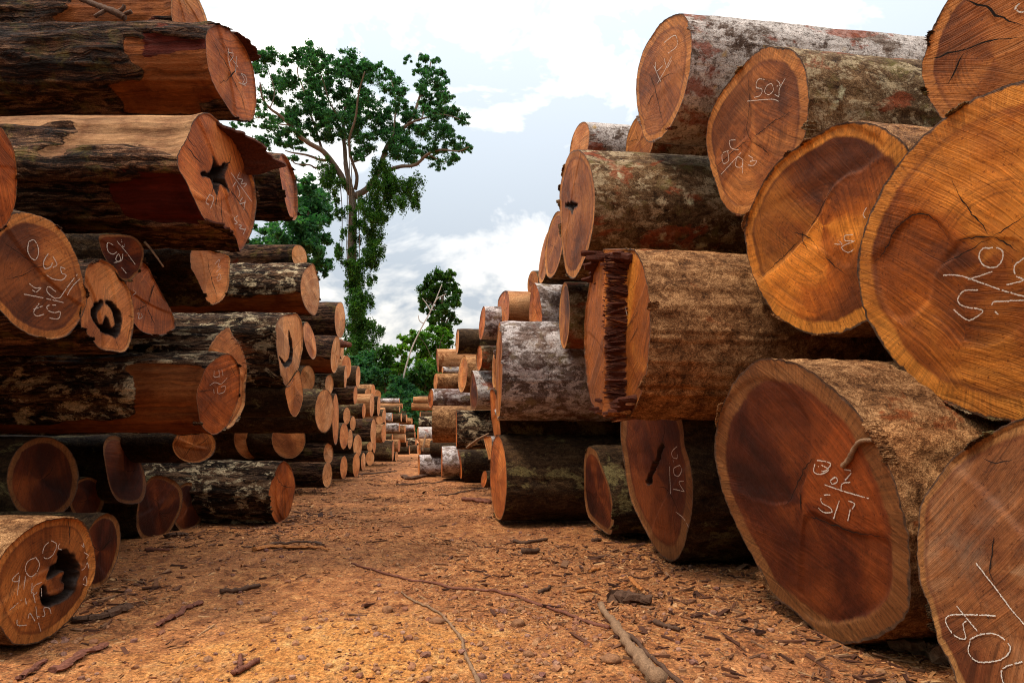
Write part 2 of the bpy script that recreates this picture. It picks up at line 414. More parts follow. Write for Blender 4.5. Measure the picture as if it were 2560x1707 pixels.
def ribbon(log, name, lines, width, off, mat, taper=False, gap=0.0, jag=0.0, label=None, seed=0):
    """flat stroke on the sawn face, one mesh"""
    rg = np.random.default_rng(seed + 5)
    V, Fq = [], []
    for L in lines:
        L = np.asarray(L, float)[:, :2]
        seg = np.hypot(*np.diff(L, axis=0).T); tot = seg.sum()
        if tot < 1e-4: continue
        n = min(260, max(4, int(tot / max(width * (.7 if not taper else 3), .003))))
        u = np.r_[0, np.cumsum(seg)]; t = np.linspace(0, tot, n)
        P = np.column_stack([np.interp(t, u, L[:, 0]), np.interp(t, u, L[:, 1])])
        if jag: P[1:-1] += rg.normal(0, jag, (n - 2, 2))
        T = np.gradient(P, axis=0); T /= np.linalg.norm(T, axis=1)[:, None] + 1e-9
        N = np.column_stack([-T[:, 1], T[:, 0]])
        w = width * .5 * rg.uniform(.55, 1.25, n)
        if taper: w *= np.clip(np.minimum(t / tot * 5, (tot - t) / tot * 2.2 + .1), .12, 1)
        A = log.onface(P + N * w[:, None], off); B = log.onface(P - N * w[:, None], off)
        base = sum(len(v) for v in V)
        V += [A, B]
        keep = vnoise(np.column_stack([t / width * .45 + rg.uniform(0, 99), 0 * t, 0 * t]), seed) > gap * 1.6 if gap else np.ones(n, bool)
        if gap: w *= .55 + .9 * vnoise(np.column_stack([t / width * .22 + rg.uniform(0, 99), 0 * t, 0 * t]), seed + 1)
        for i in range(n - 1):
            if keep[i]: Fq.append((base + i, base + i + 1, base + n + i + 1, base + n + i))
    if not Fq: return None
    o = mesh_obj(name, np.concatenate(V), Fq, mat, log.o, False)
    if label: o['label'] = label
    return o

def make_log(label, side, z, face, d, bark, wood, ax=None, fn=None, fp=None, L=5.0, res=1, taper=0.0, cracks=(), chalk=(), cw=.0045, hollow=None,
             bare=(), bare2=(), group=None, rough=None, key=None, crw=.009, irregular=.011, pitch=0.0, name='log', step=None, sectors=(), pith=None, maxfn=34, core=None):
    _seed[0] += 1; sd = _seed[0]; rg = np.random.default_rng(sd)
    if ax is None: ax = 3.0 if side == 'L' else 8.6
    X, Y, Z = basis(side, ax, pitch)
    g = Log(); g.X, g.Y, g.Z = X, Y, Z
    if face[0] == 'e':
        _, cx, cy, rx, ry, tl = face
        th = np.arange(24) * 2 * np.pi / 24
        c, s_ = math.cos(R(tl)), math.sin(R(tl))
        a, b = rx * np.cos(th), ry * np.sin(th)
        face = np.column_stack([cx + a * c - b * s_, cy + a * s_ + b * c])
    q = px(z, face)
    q = spline(q, 10, True)
    c2 = .5 * (q.min(0) + q.max(0)) * .5 + q.mean(0) * .5
    C = np.array([0, 0, H]) + ray(c2) * d
    if fn is None:
        _, n, fa, pa = fit_normal(q, C, side, ax, ax - 6, ax + maxfn, 12 if fp is None else 0)
    else:
        s = 1 if side == 'L' else -1; p_ = fp or 0
        n = np.array([s * math.cos(R(fn)) * math.cos(R(p_)), -math.sin(R(fn)) * math.cos(R(p_)), math.sin(R(p_))])
    P = unproject(q, C, n)
    C = P.mean(0); P = P - C
    g.C, g.n = C, n
    lx, ly = P @ X, P @ Y
    N, K, M = ((168, 56, 96), (64, 16, 30), (36, 8, 14))[res if res in (0, 1, 2) else 1]
    ang = np.arctan2(ly, lx); rad = np.hypot(lx, ly)
    o = np.argsort(ang); ang, rad = ang[o], rad[o]
    th = np.arange(N) * 2 * np.pi / N - np.pi
    rad = np.interp(th, np.r_[ang - 2 * np.pi, ang, ang + 2 * np.pi], np.r_[rad, rad, rad])
    Rm = rad.mean(); g.R = Rm
    cs, sn = np.cos(th), np.sin(th)
    ring3 = np.column_stack([cs, sn, np.zeros(N)])
    if res == 2: irregular = max(irregular, .035)
    rad = rad * (1 + irregular * 2 * (fbm(ring3 * 5 + sd, sd, 3) - .5) + irregular * 1.6 * (vnoise(ring3 * 26 + sd, sd + 9) - .5))
    g.th, g.rad = th, rad
    nl = np.array([n @ X, n @ Y, n @ Z])
    zf = lambda x, y: -(x * nl[0] + y * nl[1]) / nl[2]
    Mx = Matrix([[X[0], Y[0], Z[0], C[0]], [X[1], Y[1], Z[1], C[1]], [X[2], Y[2], Z[2], C[2]], [0, 0, 0, 1]])
    g.o = empty(name, label, 'log', Mx, group)
    # ---- side
    t = L * (np.arange(M) / (M - 1)) ** 1.5
    furrow = {'furrow': .055, 'half': .055, 'flaky': .045, 'dark': .03, 'rough': .022, 'mottle': .012, 'lichen': .010, 'silver': .012, 'tan': .010}[bark]
    if rough is not None: furrow = rough
    TT, AA = np.meshgrid(t, np.arange(N), indexing='ij')
    ra = rad[AA] * (1 + taper * TT / L)
    bx, by = ra * cs[AA], ra * sn[AA]
    Q = np.column_stack([bx.ravel(), by.ravel(), TT.ravel()])
    st = .16 if bark in ('furrow', 'flaky', 'tan', 'half') else .55
    n1 = fbm(Q * np.array([1, 1, st]) * 7 + sd * 3.1, sd, 3)
    n2 = fbm(Q * np.array([1, 1, .4]) * 1.4 + sd * 1.7, sd + 40, 2)
    rid = 1 - np.abs(2 * n1 - 1)
    n3 = vnoise(Q * np.array([1, 1, st * 1.3]) * 22 + sd, sd + 77) if res == 0 else .5
    disp = (furrow * (rid - .75) * 1.3 + furrow * .5 * (n3 - .5)) * (.55 if res else 1) + .07 * Rm * (n2 - .5)
    fade = sstep(0, .10, Q[:, 2])
    bareA = np.zeros(len(Q))
    aa = np.degrees(th)[AA].ravel()
    wob = (fbm(Q * np.array([1, 1, .5]) * 3.2 + sd, sd + 5, 4) - .5)
    bareB = np.zeros(len(Q))
    for arr, lst in ((bareA, bare), (bareB, bare2)):
        for (a0, a1, t0, t1) in lst:
            mid, half = .5 * (a0 + a1), .5 * abs(a1 - a0)
            da = np.abs((aa - mid + 180) % 360 - 180) + wob * 70
            ti = np.abs(Q[:, 2] - .5 * (t0 + t1)) + wob * .6
            np.maximum(arr, sstep(half + 2.5, half - 2.5, da) * sstep(.5 * (t1 - t0) + .04, .5 * (t1 - t0) - .04, ti), out=arr)
    bm = np.maximum(bareA, bareB)
    disp = disp * (1 - .75 * bm) - (.022 if res == 0 else .012) * bm
    disp = disp * (.12 + .88 * fade) * np.where(Q[:, 2] < 1e-6, .2, 1)
    if core: disp = core(Q, aa, disp)
    k = 1 + disp / np.maximum(ra.ravel(), 1e-3)
    xs, ys = bx.ravel() * k, by.ravel() * k
    zs = Q[:, 2] + zf(bx.ravel(), by.ravel()) * (1 - Q[:, 2] / L)
    V = np.column_stack([xs, ys, zs])
    Fs = grid_faces(M, N)
    ec = np.array([[0, 0, L]]); V = np.vstack([V, ec])
    Fl = [tuple(map(int, f)) for f in Fs[:0]]
    j = np.arange(N)
    tri = np.stack([(M - 1) * N + j, (M - 1) * N + (j + 1) % N, np.full(N, len(V) - 1), np.full(N, len(V) - 1)], -1)
    faces = list(map(tuple, Fs.tolist())) + [tuple(x[:3]) for x in tri.tolist()]
    g.bark = mesh_obj('bark', V, faces, BARK[bark], g.o, True, {'bare': np.r_[bareA, 0], 'bare2': np.r_[bareB, 0]})
    rim = V[:N]
    # ---- sawn face
    rr = np.linspace(0, 1, K)[1:] ** .85
    rr[-1] = 1
    pxy = np.zeros(2)
    if pith is not None:
        pl = g.p2l([pith[1]], pith[0])[0]; pxy = pl[:2]
    RR, AJ = np.meshgrid(rr, np.arange(N), indexing='ij')
    fx = pxy[0] * (1 - RR) + rim[AJ, 0] * RR; fy = pxy[1] * (1 - RR) + rim[AJ, 1] * RR
    fx, fy, rv = fx.ravel(), fy.ravel(), RR.ravel()
    rot = np.zeros(len(fx)); torn = np.zeros(len(fx)); push = np.zeros(len(fx))
    if hollow is not None:
        for hz, hp, dep in hollow:
            hl = g.p2l(hp, hz)[:, :2]; hl = spline(hl, 6, True)
            dd = poly_dist(hl, fx, fy) + .018 * (fbm(np.column_stack([fx, fy, 0 * fx]) * 22, sd, 3) - .5) * 2
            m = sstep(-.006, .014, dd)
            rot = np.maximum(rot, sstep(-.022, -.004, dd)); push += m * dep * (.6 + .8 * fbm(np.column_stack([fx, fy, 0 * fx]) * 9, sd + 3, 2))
    if step is not None:
        sv = step(g, fx, fy); push = push + sv
        lo_, hi_ = sv.min(), sv.max(); q_ = (sv - lo_) / (hi_ - lo_ + 1e-9)
        torn = np.clip(4 * q_ * (1 - q_) * 1.6, 0, 1) ** .5
    sect = np.zeros(len(fx))
    for sz, sp, tone, dep in sectors:
        pl_ = spline(g.p2l(sp, sz)[:, :2], 4, True)
        m_ = sstep(-.008, .010, poly_dist(pl_, fx, fy) + .012 * (vnoise(np.column_stack([fx, fy, 0 * fx]) * 14, sd) - .5))
        sect = sect + tone * m_; push = push + dep * m_ * (rv < .97)
    if not sectors and res < 2:
        for i in range(rg.integers(1, 4)):
            a_ = rg.uniform(0, 6.28); o_ = rg.uniform(-.45, .45) * Rm; cv = rg.uniform(-.5, .5)
            u_ = fx * math.cos(a_) + fy * math.sin(a_) - o_; v_ = -fx * math.sin(a_) + fy * math.cos(a_)
            m_ = sstep(-.006, .010, u_ + cv * v_ * v_ / Rm)
            tn = rg.uniform(-.45, .45); sect = sect + tn * (m_ - .5); push = push + rg.uniform(.004, .012) * m_ * (rv < .97)
    saw = (vnoise(np.column_stack([fx * 2, fy * 14, 0 * fx]) + sd, sd) - .5) * .006 * (rv < .999)
    fz = zf(fx, fy) + push + saw
    fz = np.where(rv >= .999, rim[AJ.ravel(), 2], fz)
    cz = (fz[:N] - zf(fx[:N], fy[:N])).mean()
    FV = np.vstack([np.column_stack([fx, fy, fz]), [[pxy[0], pxy[1], zf(*pxy) + cz]]])
    Fc = grid_faces(len(rr), N)
    c = len(FV) - 1
    fl = [tuple(f) for f in Fc.tolist()] + [(int((i + 1) % N), int(i), c) for i in range(N)]
    g.face = mesh_obj('cut_face', FV, fl, WOOD[wood], g.o, True, {'rr': np.r_[rv, 0], 'rot': np.r_[rot, rot[:N].mean()], 'torn': np.r_[torn, 0], 'sect': np.r_[np.clip(sect, -1, 1), np.clip(sect[:N].mean(), -1, 1)]})
    g.rim = rim
    # ---- cracks, one step's painted shadow, and chalk
    for cz_, lines in cracks:
        for i, l in enumerate(lines):
            ribbon(g, 'crack', [spline(g.p2l(l, cz_)[:, :2], 5) if len(l) > 2 else g.p2l(l, cz_)[:, :2]], crw * .65, .0045, M_CRACK, True, 0, crw * .3, None, sd + i)
    if cracks == () and res < 2:
        for i in range(rg.integers(1, 4)):
            a = rg.uniform(-np.pi, np.pi); r1 = rg.uniform(.45, .9); b = a + rg.normal(0, .25)
            ri = np.interp(a, th, rad)
            l = [(0.02 * Rm, 0), (.4 * r1 * ri * math.cos(b), .4 * r1 * ri * math.sin(b)), (r1 * ri * math.cos(a), r1 * ri * math.sin(a))]
            ribbon(g, 'crack', [spline(l, 5)], crw * .6, .0045, M_CRACK, True, 0, .003, None, sd + i)
    for cz_, lines in chalk:
        ribbon(g, 'chalk_writing', [spline(g.p2l(l, cz_)[:, :2], 5) if len(l) > 2 else g.p2l(l, cz_)[:, :2] for l in lines], cw * .9, .006, M_CHALK, False, .07, .0007, None, sd)
    if key: LOGS[key] = g
    if res == 0 and bark != 'tan':
        for i in range(rg.integers(3, 6)):
            a0 = rg.uniform(-180, 180); w_ = rg.uniform(5, 16)
            flap(g, a0, a0 + w_, rg.uniform(.006, .02), rg.uniform(.010, .035), .011, 'bark_flake', BARK[bark], .45, sd * 7 + i, .002, rg.uniform(-.006, .003), BARK[bark])
    return g

def flap(g, a0, a1, l0, l1, thick, name, mat_bark, rag=.12, seed=0, inset=0.0, lift=.0, inner=None):
    """a torn plate of bark / wood standing out beyond the sawn face along part of its rim"""
    n, m = 40, 14
    th = np.linspace(R(a0), R(a1), n)
    rad = np.interp(th, np.r_[g.th - 2 * np.pi, g.th, g.th + 2 * np.pi], np.r_[g.rad, g.rad, g.rad]) + inset
    nl = np.array([g.n @ g.X, g.n @ g.Y, g.n @ g.Z])
    u = np.linspace(0, 1, n)
    ln = np.interp(u, [0, .12, .5, .9, 1], [l0 * .15, l0, .5 * (l0 + l1), l1, l1 * .2])
    nz = fbm(np.column_stack([u * 14, 0 * u, 0 * u]), seed, 3)
    ln = ln * (1 - rag + 2 * rag * nz)
    V = []
    for lay in (0, 1):
        for j in range(m):
            s = j / (m - 1)
            r = rad + lift * s * s + (0 if lay == 0 else -thick * (1 - .7 * s)) + .012 * (vnoise(np.column_stack([u * 30, 0 * u + s * 4, 0 * u]), seed + 1) - .5)
            x, y = r * np.cos(th), r * np.sin(th)
            z = -(x * nl[0] + y * nl[1]) / nl[2] + .06 - (ln + .06) * s
            V.append(np.column_stack([x, y, z]))
    V = np.concatenate(V)
    f0 = grid_faces(m, n, False); f1 = grid_faces(m, n, False)[:, ::-1] + m * n
    i = np.arange(n - 1)
    e = np.stack([(m - 1) * n + i, (m - 1) * n + i + 1, m * n + (m - 1) * n + i + 1, m * n + (m - 1) * n + i], -1)
    j = np.arange(m - 1)
    s0 = np.stack([j * n, (j + 1) * n, m * n + (j + 1) * n, m * n + j * n], -1)
    s1 = np.stack([j * n + n - 1, (j + 1) * n + n - 1, m * n + (j + 1) * n + n - 1, m * n + j * n + n - 1], -1)
    Fq = np.vstack([f0, f1, e, s0, s1])
    mi = np.r_[np.zeros(len(f0)), np.ones(len(Fq) - len(f0))]
    return mesh_obj(name, V, list(map(tuple, Fq.tolist())), None, g.o, False, {'bare': np.zeros(len(V)), 'bare2': np.zeros(len(V))}, [mat_bark, inner or M_SPLINTD], mi)

def splinters(g, name, spots, n, length, width, mat, seed=0, into=.05, lr=(.35, 1.1), jx=.018):
    """bundle of torn wood fibres that stands out of the sawn face: one mesh"""
    rg = np.random.default_rng(seed)
    V, Fq = [], []
    spots = np.asarray(spots, float)
    nl = np.array([g.n @ g.X, g.n @ g.Y, g.n @ g.Z])
    for i in range(n):
        p = spots[rg.integers(len(spots))] + rg.normal(0, jx, 2)
        L = length * rg.uniform(*lr); w = width * rg.uniform(.5, 1.6); a = rg.uniform(0, np.pi)
        z0 = -(p[0] * nl[0] + p[1] * nl[1]) / nl[2]
        b = len(V)
        ca, sa = math.cos(a), math.sin(a)
        dx, dy = rg.normal(0, .03, 2)
        for s, k in ((into, 1.0), (-L * .6, .8), (-L, .25)):
            q = (into - s) / (L + into)
            for (u, v) in ((-1, -.35), (1, -.35), (1, .35), (-1, .35)):
                V.append((p[0] + dx * q + k * w * (u * ca - v * sa), p[1] + dy * q + k * w * (u * sa + v * ca), z0 + s))
        for r in (0, 4):
            for c in range(4):
                Fq.append((b + r + c, b + r + (c + 1) % 4, b + r + 4 + (c + 1) % 4, b + r + 4 + c))
        Fq.append((b + 8, b + 9, b + 10, b + 11))
    return mesh_obj(name, V, Fq, mat, g.o, False)
# ================================================================ RIGHT STACK, near logs
GR, GL = 'logs in the right stack', 'logs in the left stack'
def RL(label, *a, **k): return make_log(label, 'R', *a, group=GR, **k)
def LL(label, *a, **k): return make_log(label, 'L', *a, group=GL, **k)

RL('weathered grey log end with large chalk marks in the bottom right corner', 'a3',
   [(1482, 352), (1330, 425), (1170, 530), (1062, 660), (1008, 760), (994, 900), (1000, 1080), (1040, 1200), (1080, 1350), (1130, 1450), (1190, 1600), (1290, 1760), (1430, 1850), (1640, 1880), (1850, 1830), (2050, 1640), (2150, 1400), (2160, 1100), (2080, 750), (1930, 500), (1730, 370), (1600, 340)],
   2.1, 'dark', 'grey', res=0, ax=12, L=6, cw=.005, key='R1',
   chalk=[('a3', [[(1270, 1020), (1370, 1150), (1430, 1230), (1500, 1310)], [(1180, 1215), (1275, 1330)], [(1360, 1260), (1240, 1255), (1150, 1258), (1130, 1285), (1160, 1340), (1200, 1365), (1222, 1360), (1210, 1300), (1225, 1285)],
                  [(1240, 1370), (1290, 1345), (1360, 1345), (1420, 1390), (1420, 1430), (1370, 1465), (1280, 1470), (1235, 1430), (1242, 1375)], [(1482, 1470), (1400, 1495), (1385, 1530), (1400, 1580)]])],
   cracks=[('a3', [[(1300, 540), (1350, 560), (1440, 545)], [(1350, 900), (1330, 1050), (1360, 1110)]])])
R2 = RL('big dark red log end with a wide beige rim, chalked 96 over 511', 'a3',
   [(310, 85), (420, 100), (520, 150), (620, 230), (720, 330), (800, 440), (860, 570), (910, 700), (945, 850), (962, 1000), (965, 1150), (950, 1230), (900, 1310), (820, 1360), (700, 1385), (620, 1375), (520, 1320), (430, 1240), (350, 1180), (290, 1080), (240, 990), (180, 880), (130, 770), (90, 640), (65, 500), (80, 380), (110, 280), (160, 190), (230, 115)],
   3.3, 'rough', 'red', res=0, ax=10, L=6, key='R2', sectors=[('a3', [(470, 790), (465, 690), (540, 530), (680, 330), (800, 500), (870, 700), (862, 902), (700, 872), (600, 838)], .50, .0), ('a3', [(480, 810), (700, 885), (860, 910), (860, 1150), (700, 1280), (480, 1250)], .1, .012), ('a3', [(60, 500), (110, 280), (300, 170), (480, 330), (500, 560), (400, 740), (200, 700)], -.25, .008)], rough=.03,
   chalk=[('a3', [[(530, 565), (525, 600), (555, 612), (592, 592), (560, 570)], [(540, 548), (602, 562), (570, 600), (545, 575)], [(600, 640), (625, 625), (632, 645), (610, 657), (600, 640)], [(665, 590), (697, 600), (668, 640)], [(692, 648), (655, 655), (650, 682)], [(575, 660), (680, 695), (777, 722)],
                  [(600, 705), (565, 710), (560, 740), (600, 765), (606, 785), (570, 785), (545, 765)], [(642, 732), (615, 815)], [(683, 733), (712, 747), (700, 770)], [(692, 772), (680, 825)]])], cw=.007,
   cracks=[('a3', [[(535, 530), (480, 590), (420, 720), (385, 765)], [(470, 795), (600, 840), (700, 875), (855, 900)], [(462, 680), (465, 800)]])], crw=.011)  # middle line is the saw step's shadow, drawn as a dark ribbon
RL('huge golden brown log end with saw swirls and thick chalk figures at the right edge', 's',
   [(2640, 172), (2560, 199), (2463, 235), (2387, 275), (2315, 331), (2259, 393), (2213, 459), (2177, 530), (2152, 597), (2143, 658), (2149, 729), (2167, 796), (2198, 850), (2242, 910), (2297, 965), (2368, 1008), (2450, 1041), (2515, 1055), (2590, 1057), (2720, 1040), (2860, 970), (2960, 860), (3030, 720), (3050, 570), (3010, 400), (2920, 270), (2790, 190)],
   2.55, 'mottle', 'gold', res=0, ax=12, L=6, cw=.0065, key='R3', sectors=[('a1', [(740, 1290), (800, 1230), (870, 1120), (930, 1065), (1000, 1045), (1060, 1080), (1110, 1140), (1150, 1240), (1060, 1330), (1000, 1500), (850, 1560)], .22, .012), ('a1', [(1150, 1200), (1230, 1160), (1340, 1165), (1490, 1210), (1560, 1500), (1300, 1700), (1060, 1560), (1050, 1340)], -.35, .006), ('a1', [(860, 900), (1100, 700), (1490, 560), (1490, 1040), (1340, 1150), (1130, 1180), (1050, 1060), (930, 1050), (850, 1120)], .12, 0)], pith=('a1', (1340, 1160)),
   chalk=[('a1', [[(1330, 1215), (1290, 1220), (1275, 1260), (1300, 1300), (1350, 1310), (1385, 1280), (1390, 1230), (1355, 1212), (1325, 1216)], [(1095, 1348), (1180, 1350), (1300, 1390), (1400, 1425), (1500, 1452)], [(1220, 1370), (1280, 1350), (1340, 1330)],
                  [(1270, 1420), (1200, 1425), (1170, 1470), (1200, 1500), (1280, 1515), (1290, 1530), (1230, 1568), (1190, 1550), (1150, 1515)], [(1500, 1262), (1450, 1300), (1455, 1350), (1492, 1372), (1410, 1395)], [(1500, 1470), (1400, 1475), (1345, 1480), (1340, 1510), (1370, 1540)]])],
   cracks=[('a1', [[(1340, 1160), (1200, 1000), (1130, 850)], [(1340, 1160), (1420, 1110), (1500, 1055)], [(1340, 1160), (1230, 1165), (1150, 1182)], [(1340, 1160), (1200, 1240), (1060, 1312)], [(1340, 1160), (1480, 1240)]]),
           ('a1', [[(740, 1290), (800, 1250), (860, 1130), (930, 1065), (1000, 1045), (1050, 1070), (1100, 1130), (1130, 1190), (1150, 1200)]])], crw=.008)
RL('golden log end with pale rim and a brighter wedge, resting above the big red one', 's',
   [(1861, 566), (1872, 653), (1894, 718), (1937, 784), (2003, 827), (2057, 838), (2122, 824), (2190, 788), (2250, 720), (2290, 630), (2308, 530), (2298, 430), (2264, 363), (2210, 322), (2147, 305), (2090, 312), (2040, 337), (1985, 372), (1940, 410), (1905, 460), (1880, 510)],
   3.6, 'rough', 'gold', res=0, L=6, key='R4', sectors=[('a1', [(110, 1380), (60, 1100), (150, 850), (330, 680), (560, 600), (800, 700), (700, 820), (560, 900), (490, 1040), (430, 1140), (330, 1260), (200, 1362)], -.55, .012), ('a1', [(200, 1362), (420, 1180), (520, 1255), (640, 1370), (600, 1480), (420, 1560), (250, 1500)], .55, .0), ('a1', [(440, 1150), (560, 920), (700, 830), (820, 800), (700, 1050), (640, 1300), (520, 1240)], .45, .004)], pith=('a1', (425, 1165)),
   chalk=[('a1', [[(565, 1195), (602, 1197), (585, 1178)], [(655, 1150), (615, 1155), (620, 1180), (662, 1180), (600, 1210), (630, 1237), (662, 1220)], [(722, 1018), (705, 1050), (717, 1068)]])],
   cracks=[('a1', [[(430, 1140), (490, 1040), (560, 900)], [(400, 1170), (300, 1270), (200, 1362)], [(510, 1250), (560, 1300), (620, 1350)], [(410, 1130), (405, 1180), (440, 1230)], [(350, 1130), (400, 1150), (440, 1165), (500, 1240)]])], crw=.008)
RL('log end with a broad yellow rim and dark heart, topmost at the right edge', 's',
   [(2480, -110), (2405, -40), (2369, 0), (2341, 51), (2323, 92), (2313, 133), (2305, 168), (2310, 214), (2325, 255), (2346, 286), (2390, 335), (2450, 370), (2530, 385), (2620, 370), (2720, 310), (2790, 210), (2810, 90), (2780, -30), (2700, -120), (2590, -150)],
   2.85, 'dark', 'brown', res=0, ax=11, L=6, key='R5', cw=.007,
   chalk=[('a1', [[(1470, 20), (1450, 40), (1468, 62), (1500, 58)]])],
   cracks=[('a1', [[(1200, 0), (1310, 40), (1400, 95), (1490, 130)], [(1005, 290), (1120, 270), (1300, 210), (1490, 185)], [(1120, 410), (1190, 270)]])], crw=.012)
RL('brown log end chalked 503 over 8/93, second from the top of the stack', 'z7',
   [(1360, 262), (1440, 300), (1490, 400), (1505, 520), (1502, 650), (1480, 790), (1440, 920), (1380, 1040), (1300, 1140), (1220, 1197), (1150, 1207), (1080, 1195), (1020, 1130), (980, 1020), (945, 900), (930, 780), (945, 660), (1000, 540), (1080, 430), (1170, 330), (1260, 270)],
   4.3, 'mottle', 'brown', res=0, L=6, key='R6', sectors=[('z7', [(1170, 300), (1180, 600), (1160, 760), (960, 900), (930, 700), (1000, 500)], -.35, .006), ('z7', [(960, 1000), (1180, 800), (1180, 720), (1080, 700), (1000, 800)], .5, .0), ('z7', [(1190, 800), (1320, 900), (1280, 1100), (1120, 1160), (1020, 1050), (1150, 860)], .2, .004)], pith=('z7', (1180, 790)),
   chalk=[('z7', [[(1262, 447), (1225, 447), (1215, 490), (1247, 500), (1238, 535), (1203, 547)], [(1275, 480), (1300, 470), (1312, 505), (1285, 532), (1262, 515), (1275, 480)], [(1330, 450), (1350, 475), (1330, 485)], [(1378, 440), (1345, 500), (1342, 540), (1318, 530)], [(1165, 568), (1300, 557), (1340, 570)],
                  [(1100, 785), (1065, 790), (1075, 830), (1117, 840)], [(1060, 845), (1025, 862), (1030, 915), (1060, 900), (1055, 850)], [(1130, 855), (1075, 915), (1018, 977)], [(1140, 895), (1110, 880), (1100, 930), (1132, 935), (1140, 895), (1137, 972)], [(1170, 870), (1197, 890), (1180, 905), (1217, 900), (1200, 927), (1168, 925)]])],
   cracks=[('z7', [[(1165, 380), (1175, 600), (1160, 730), (1185, 800), (1172, 960)], [(1185, 800), (1130, 812), (950, 970)], [(1185, 790), (1300, 690), (1450, 608)], [(1190, 795), (1260, 840), (1300, 890)]])], crw=.009)
RL('white lichened log with a reddish oval end, highest on the right stack against the sky', 'z7',
   [(790, 78), (830, 120), (850, 200), (848, 330), (825, 470), (790, 590), (740, 690), (690, 760), (640, 795), (590, 780), (560, 680), (540, 560), (540, 440), (560, 340), (590, 260), (640, 180), (700, 110)],
   5.0, 'lichen', 'brown', res=0, L=7, key='R7', ax=8, pith=('z7', (650, 510)),
   chalk=[('z7', [[(650, 350), (655, 400), (690, 370)], [(640, 370), (680, 460)], [(700, 330), (715, 380), (740, 340)], [(700, 240), (760, 200), (770, 260), (720, 300)], [(740, 320), (700, 400), (660, 470)]])], cw=.005,
   cracks=[('z7', [[(610, 410), (650, 510), (692, 705)], [(650, 510), (620, 560), (590, 612)], [(650, 490), (700, 430), (760, 410)]])])
RL('mottled grey and red log with a narrow orange end, under the topmost one', 'z7',
   [(195, 842), (235, 850), (270, 900), (300, 1000), (308, 1150), (295, 1290), (270, 1400), (230, 1500), (190, 1560), (150, 1530), (125, 1400), (115, 1250), (110, 1080), (130, 960), (160, 870)],
   5.6, 'mottle', 'brown', res=0, L=6, key='R8', ax=7,
   hollow=[('z7', [(140, 1150), (175, 1135), (205, 1150), (180, 1170), (178, 1195), (160, 1165)], .05)],
   cracks=[('z7', [[(180, 900), (165, 1000), (150, 1120)], [(215, 960), (235, 1150), (200, 1420)]])])
def r9_step(g, x, y):
    q = np.column_stack([y * 9, x * 2, 0 * x]); q2 = np.column_stack([y * 34, x * 6, 0 * x])
    j = .10 * (fbm(q, 9, 3) - .5) + .035 * (vnoise(q2, 19) - .5)
    e = x + j
    return -.16 * sstep(-.012, .012, x + .25 * j)
R9 = RL('broken log with a torn splintered step across its end, tan bark', 's', ('e', 1566, 832, 60, 212, 2), 4.65, 'rough', 'amber', res=0, L=6, key='R9', irregular=.02, step=r9_step, ax=8, fn=9, fp=0,
   chalk=[('z6', [[(1365, 770), (1355, 830), (1390, 850), (1350, 920)], [(1375, 860), (1365, 940)], [(1335, 930), (1345, 980)], [(1590, 480), (1600, 540), (1580, 570)], [(1610, 500), (1630, 590)]])], cw=.005,
   cracks=[('z6', [[(1725, 540), (1660, 640), (1590, 740)], [(1725, 250), (1700, 330), (1650, 400)], [(1725, 660), (1640, 820)]])])
RL('fat silver grey log with blotchy smooth bark, end almost edge on', 's', ('e', 1247, 928, 9, 123, 1), 7.7, 'silver', 'brown', res=0, L=6, key='R10', ax=3)
RL('thick brown log on the ground with a thin bright orange end seen edge on', 's', ('e', 1246, 1194, 21, 106, -1), 8.1, 'dark', 'orange', res=0, L=6, key='R11', ax=3,
   cracks=[('a8', [[(950, 880), (975, 1100), (985, 1400)]])])
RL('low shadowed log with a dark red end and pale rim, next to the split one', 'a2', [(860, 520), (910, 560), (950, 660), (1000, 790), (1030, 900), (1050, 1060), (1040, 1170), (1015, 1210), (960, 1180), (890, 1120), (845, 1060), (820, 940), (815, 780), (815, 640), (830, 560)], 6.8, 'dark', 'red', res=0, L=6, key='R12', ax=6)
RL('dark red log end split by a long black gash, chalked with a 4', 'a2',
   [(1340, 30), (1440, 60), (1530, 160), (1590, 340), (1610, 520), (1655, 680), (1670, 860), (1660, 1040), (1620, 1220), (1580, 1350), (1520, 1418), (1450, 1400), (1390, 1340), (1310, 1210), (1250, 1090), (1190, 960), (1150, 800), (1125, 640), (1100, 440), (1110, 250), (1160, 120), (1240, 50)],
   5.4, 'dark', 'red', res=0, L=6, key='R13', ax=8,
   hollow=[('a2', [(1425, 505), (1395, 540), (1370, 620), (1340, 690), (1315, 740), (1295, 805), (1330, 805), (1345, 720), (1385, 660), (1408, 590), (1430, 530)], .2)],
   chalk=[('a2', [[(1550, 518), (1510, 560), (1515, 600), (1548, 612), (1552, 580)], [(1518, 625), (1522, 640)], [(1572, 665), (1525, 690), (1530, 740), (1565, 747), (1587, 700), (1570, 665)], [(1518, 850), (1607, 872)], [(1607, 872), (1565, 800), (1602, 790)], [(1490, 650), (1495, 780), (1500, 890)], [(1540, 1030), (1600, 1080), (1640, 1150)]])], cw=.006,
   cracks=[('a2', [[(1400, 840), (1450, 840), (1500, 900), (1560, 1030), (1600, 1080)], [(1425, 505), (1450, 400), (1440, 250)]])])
RL('narrow orange log end peeking out left of the mottled log, high on the stack', 'z7', ('e', 80, 1370, 48, 190, 8), 6.5, 'mottle', 'brown', res=1, L=5)
RL('dim reddish log end behind the high narrow one, at the stack edge against the sky', 'z7', ('e', 28, 1440, 26, 150, 10), 7.4, 'dark', 'brown', res=1, L=5)
RL('small pale log with white and rust bark, tucked behind the mottled grey and red one', 'z7', ('e', 222, 810, 50, 130, 12), 6.4, 'lichen', 'pale', res=1, L=5, ax=8)
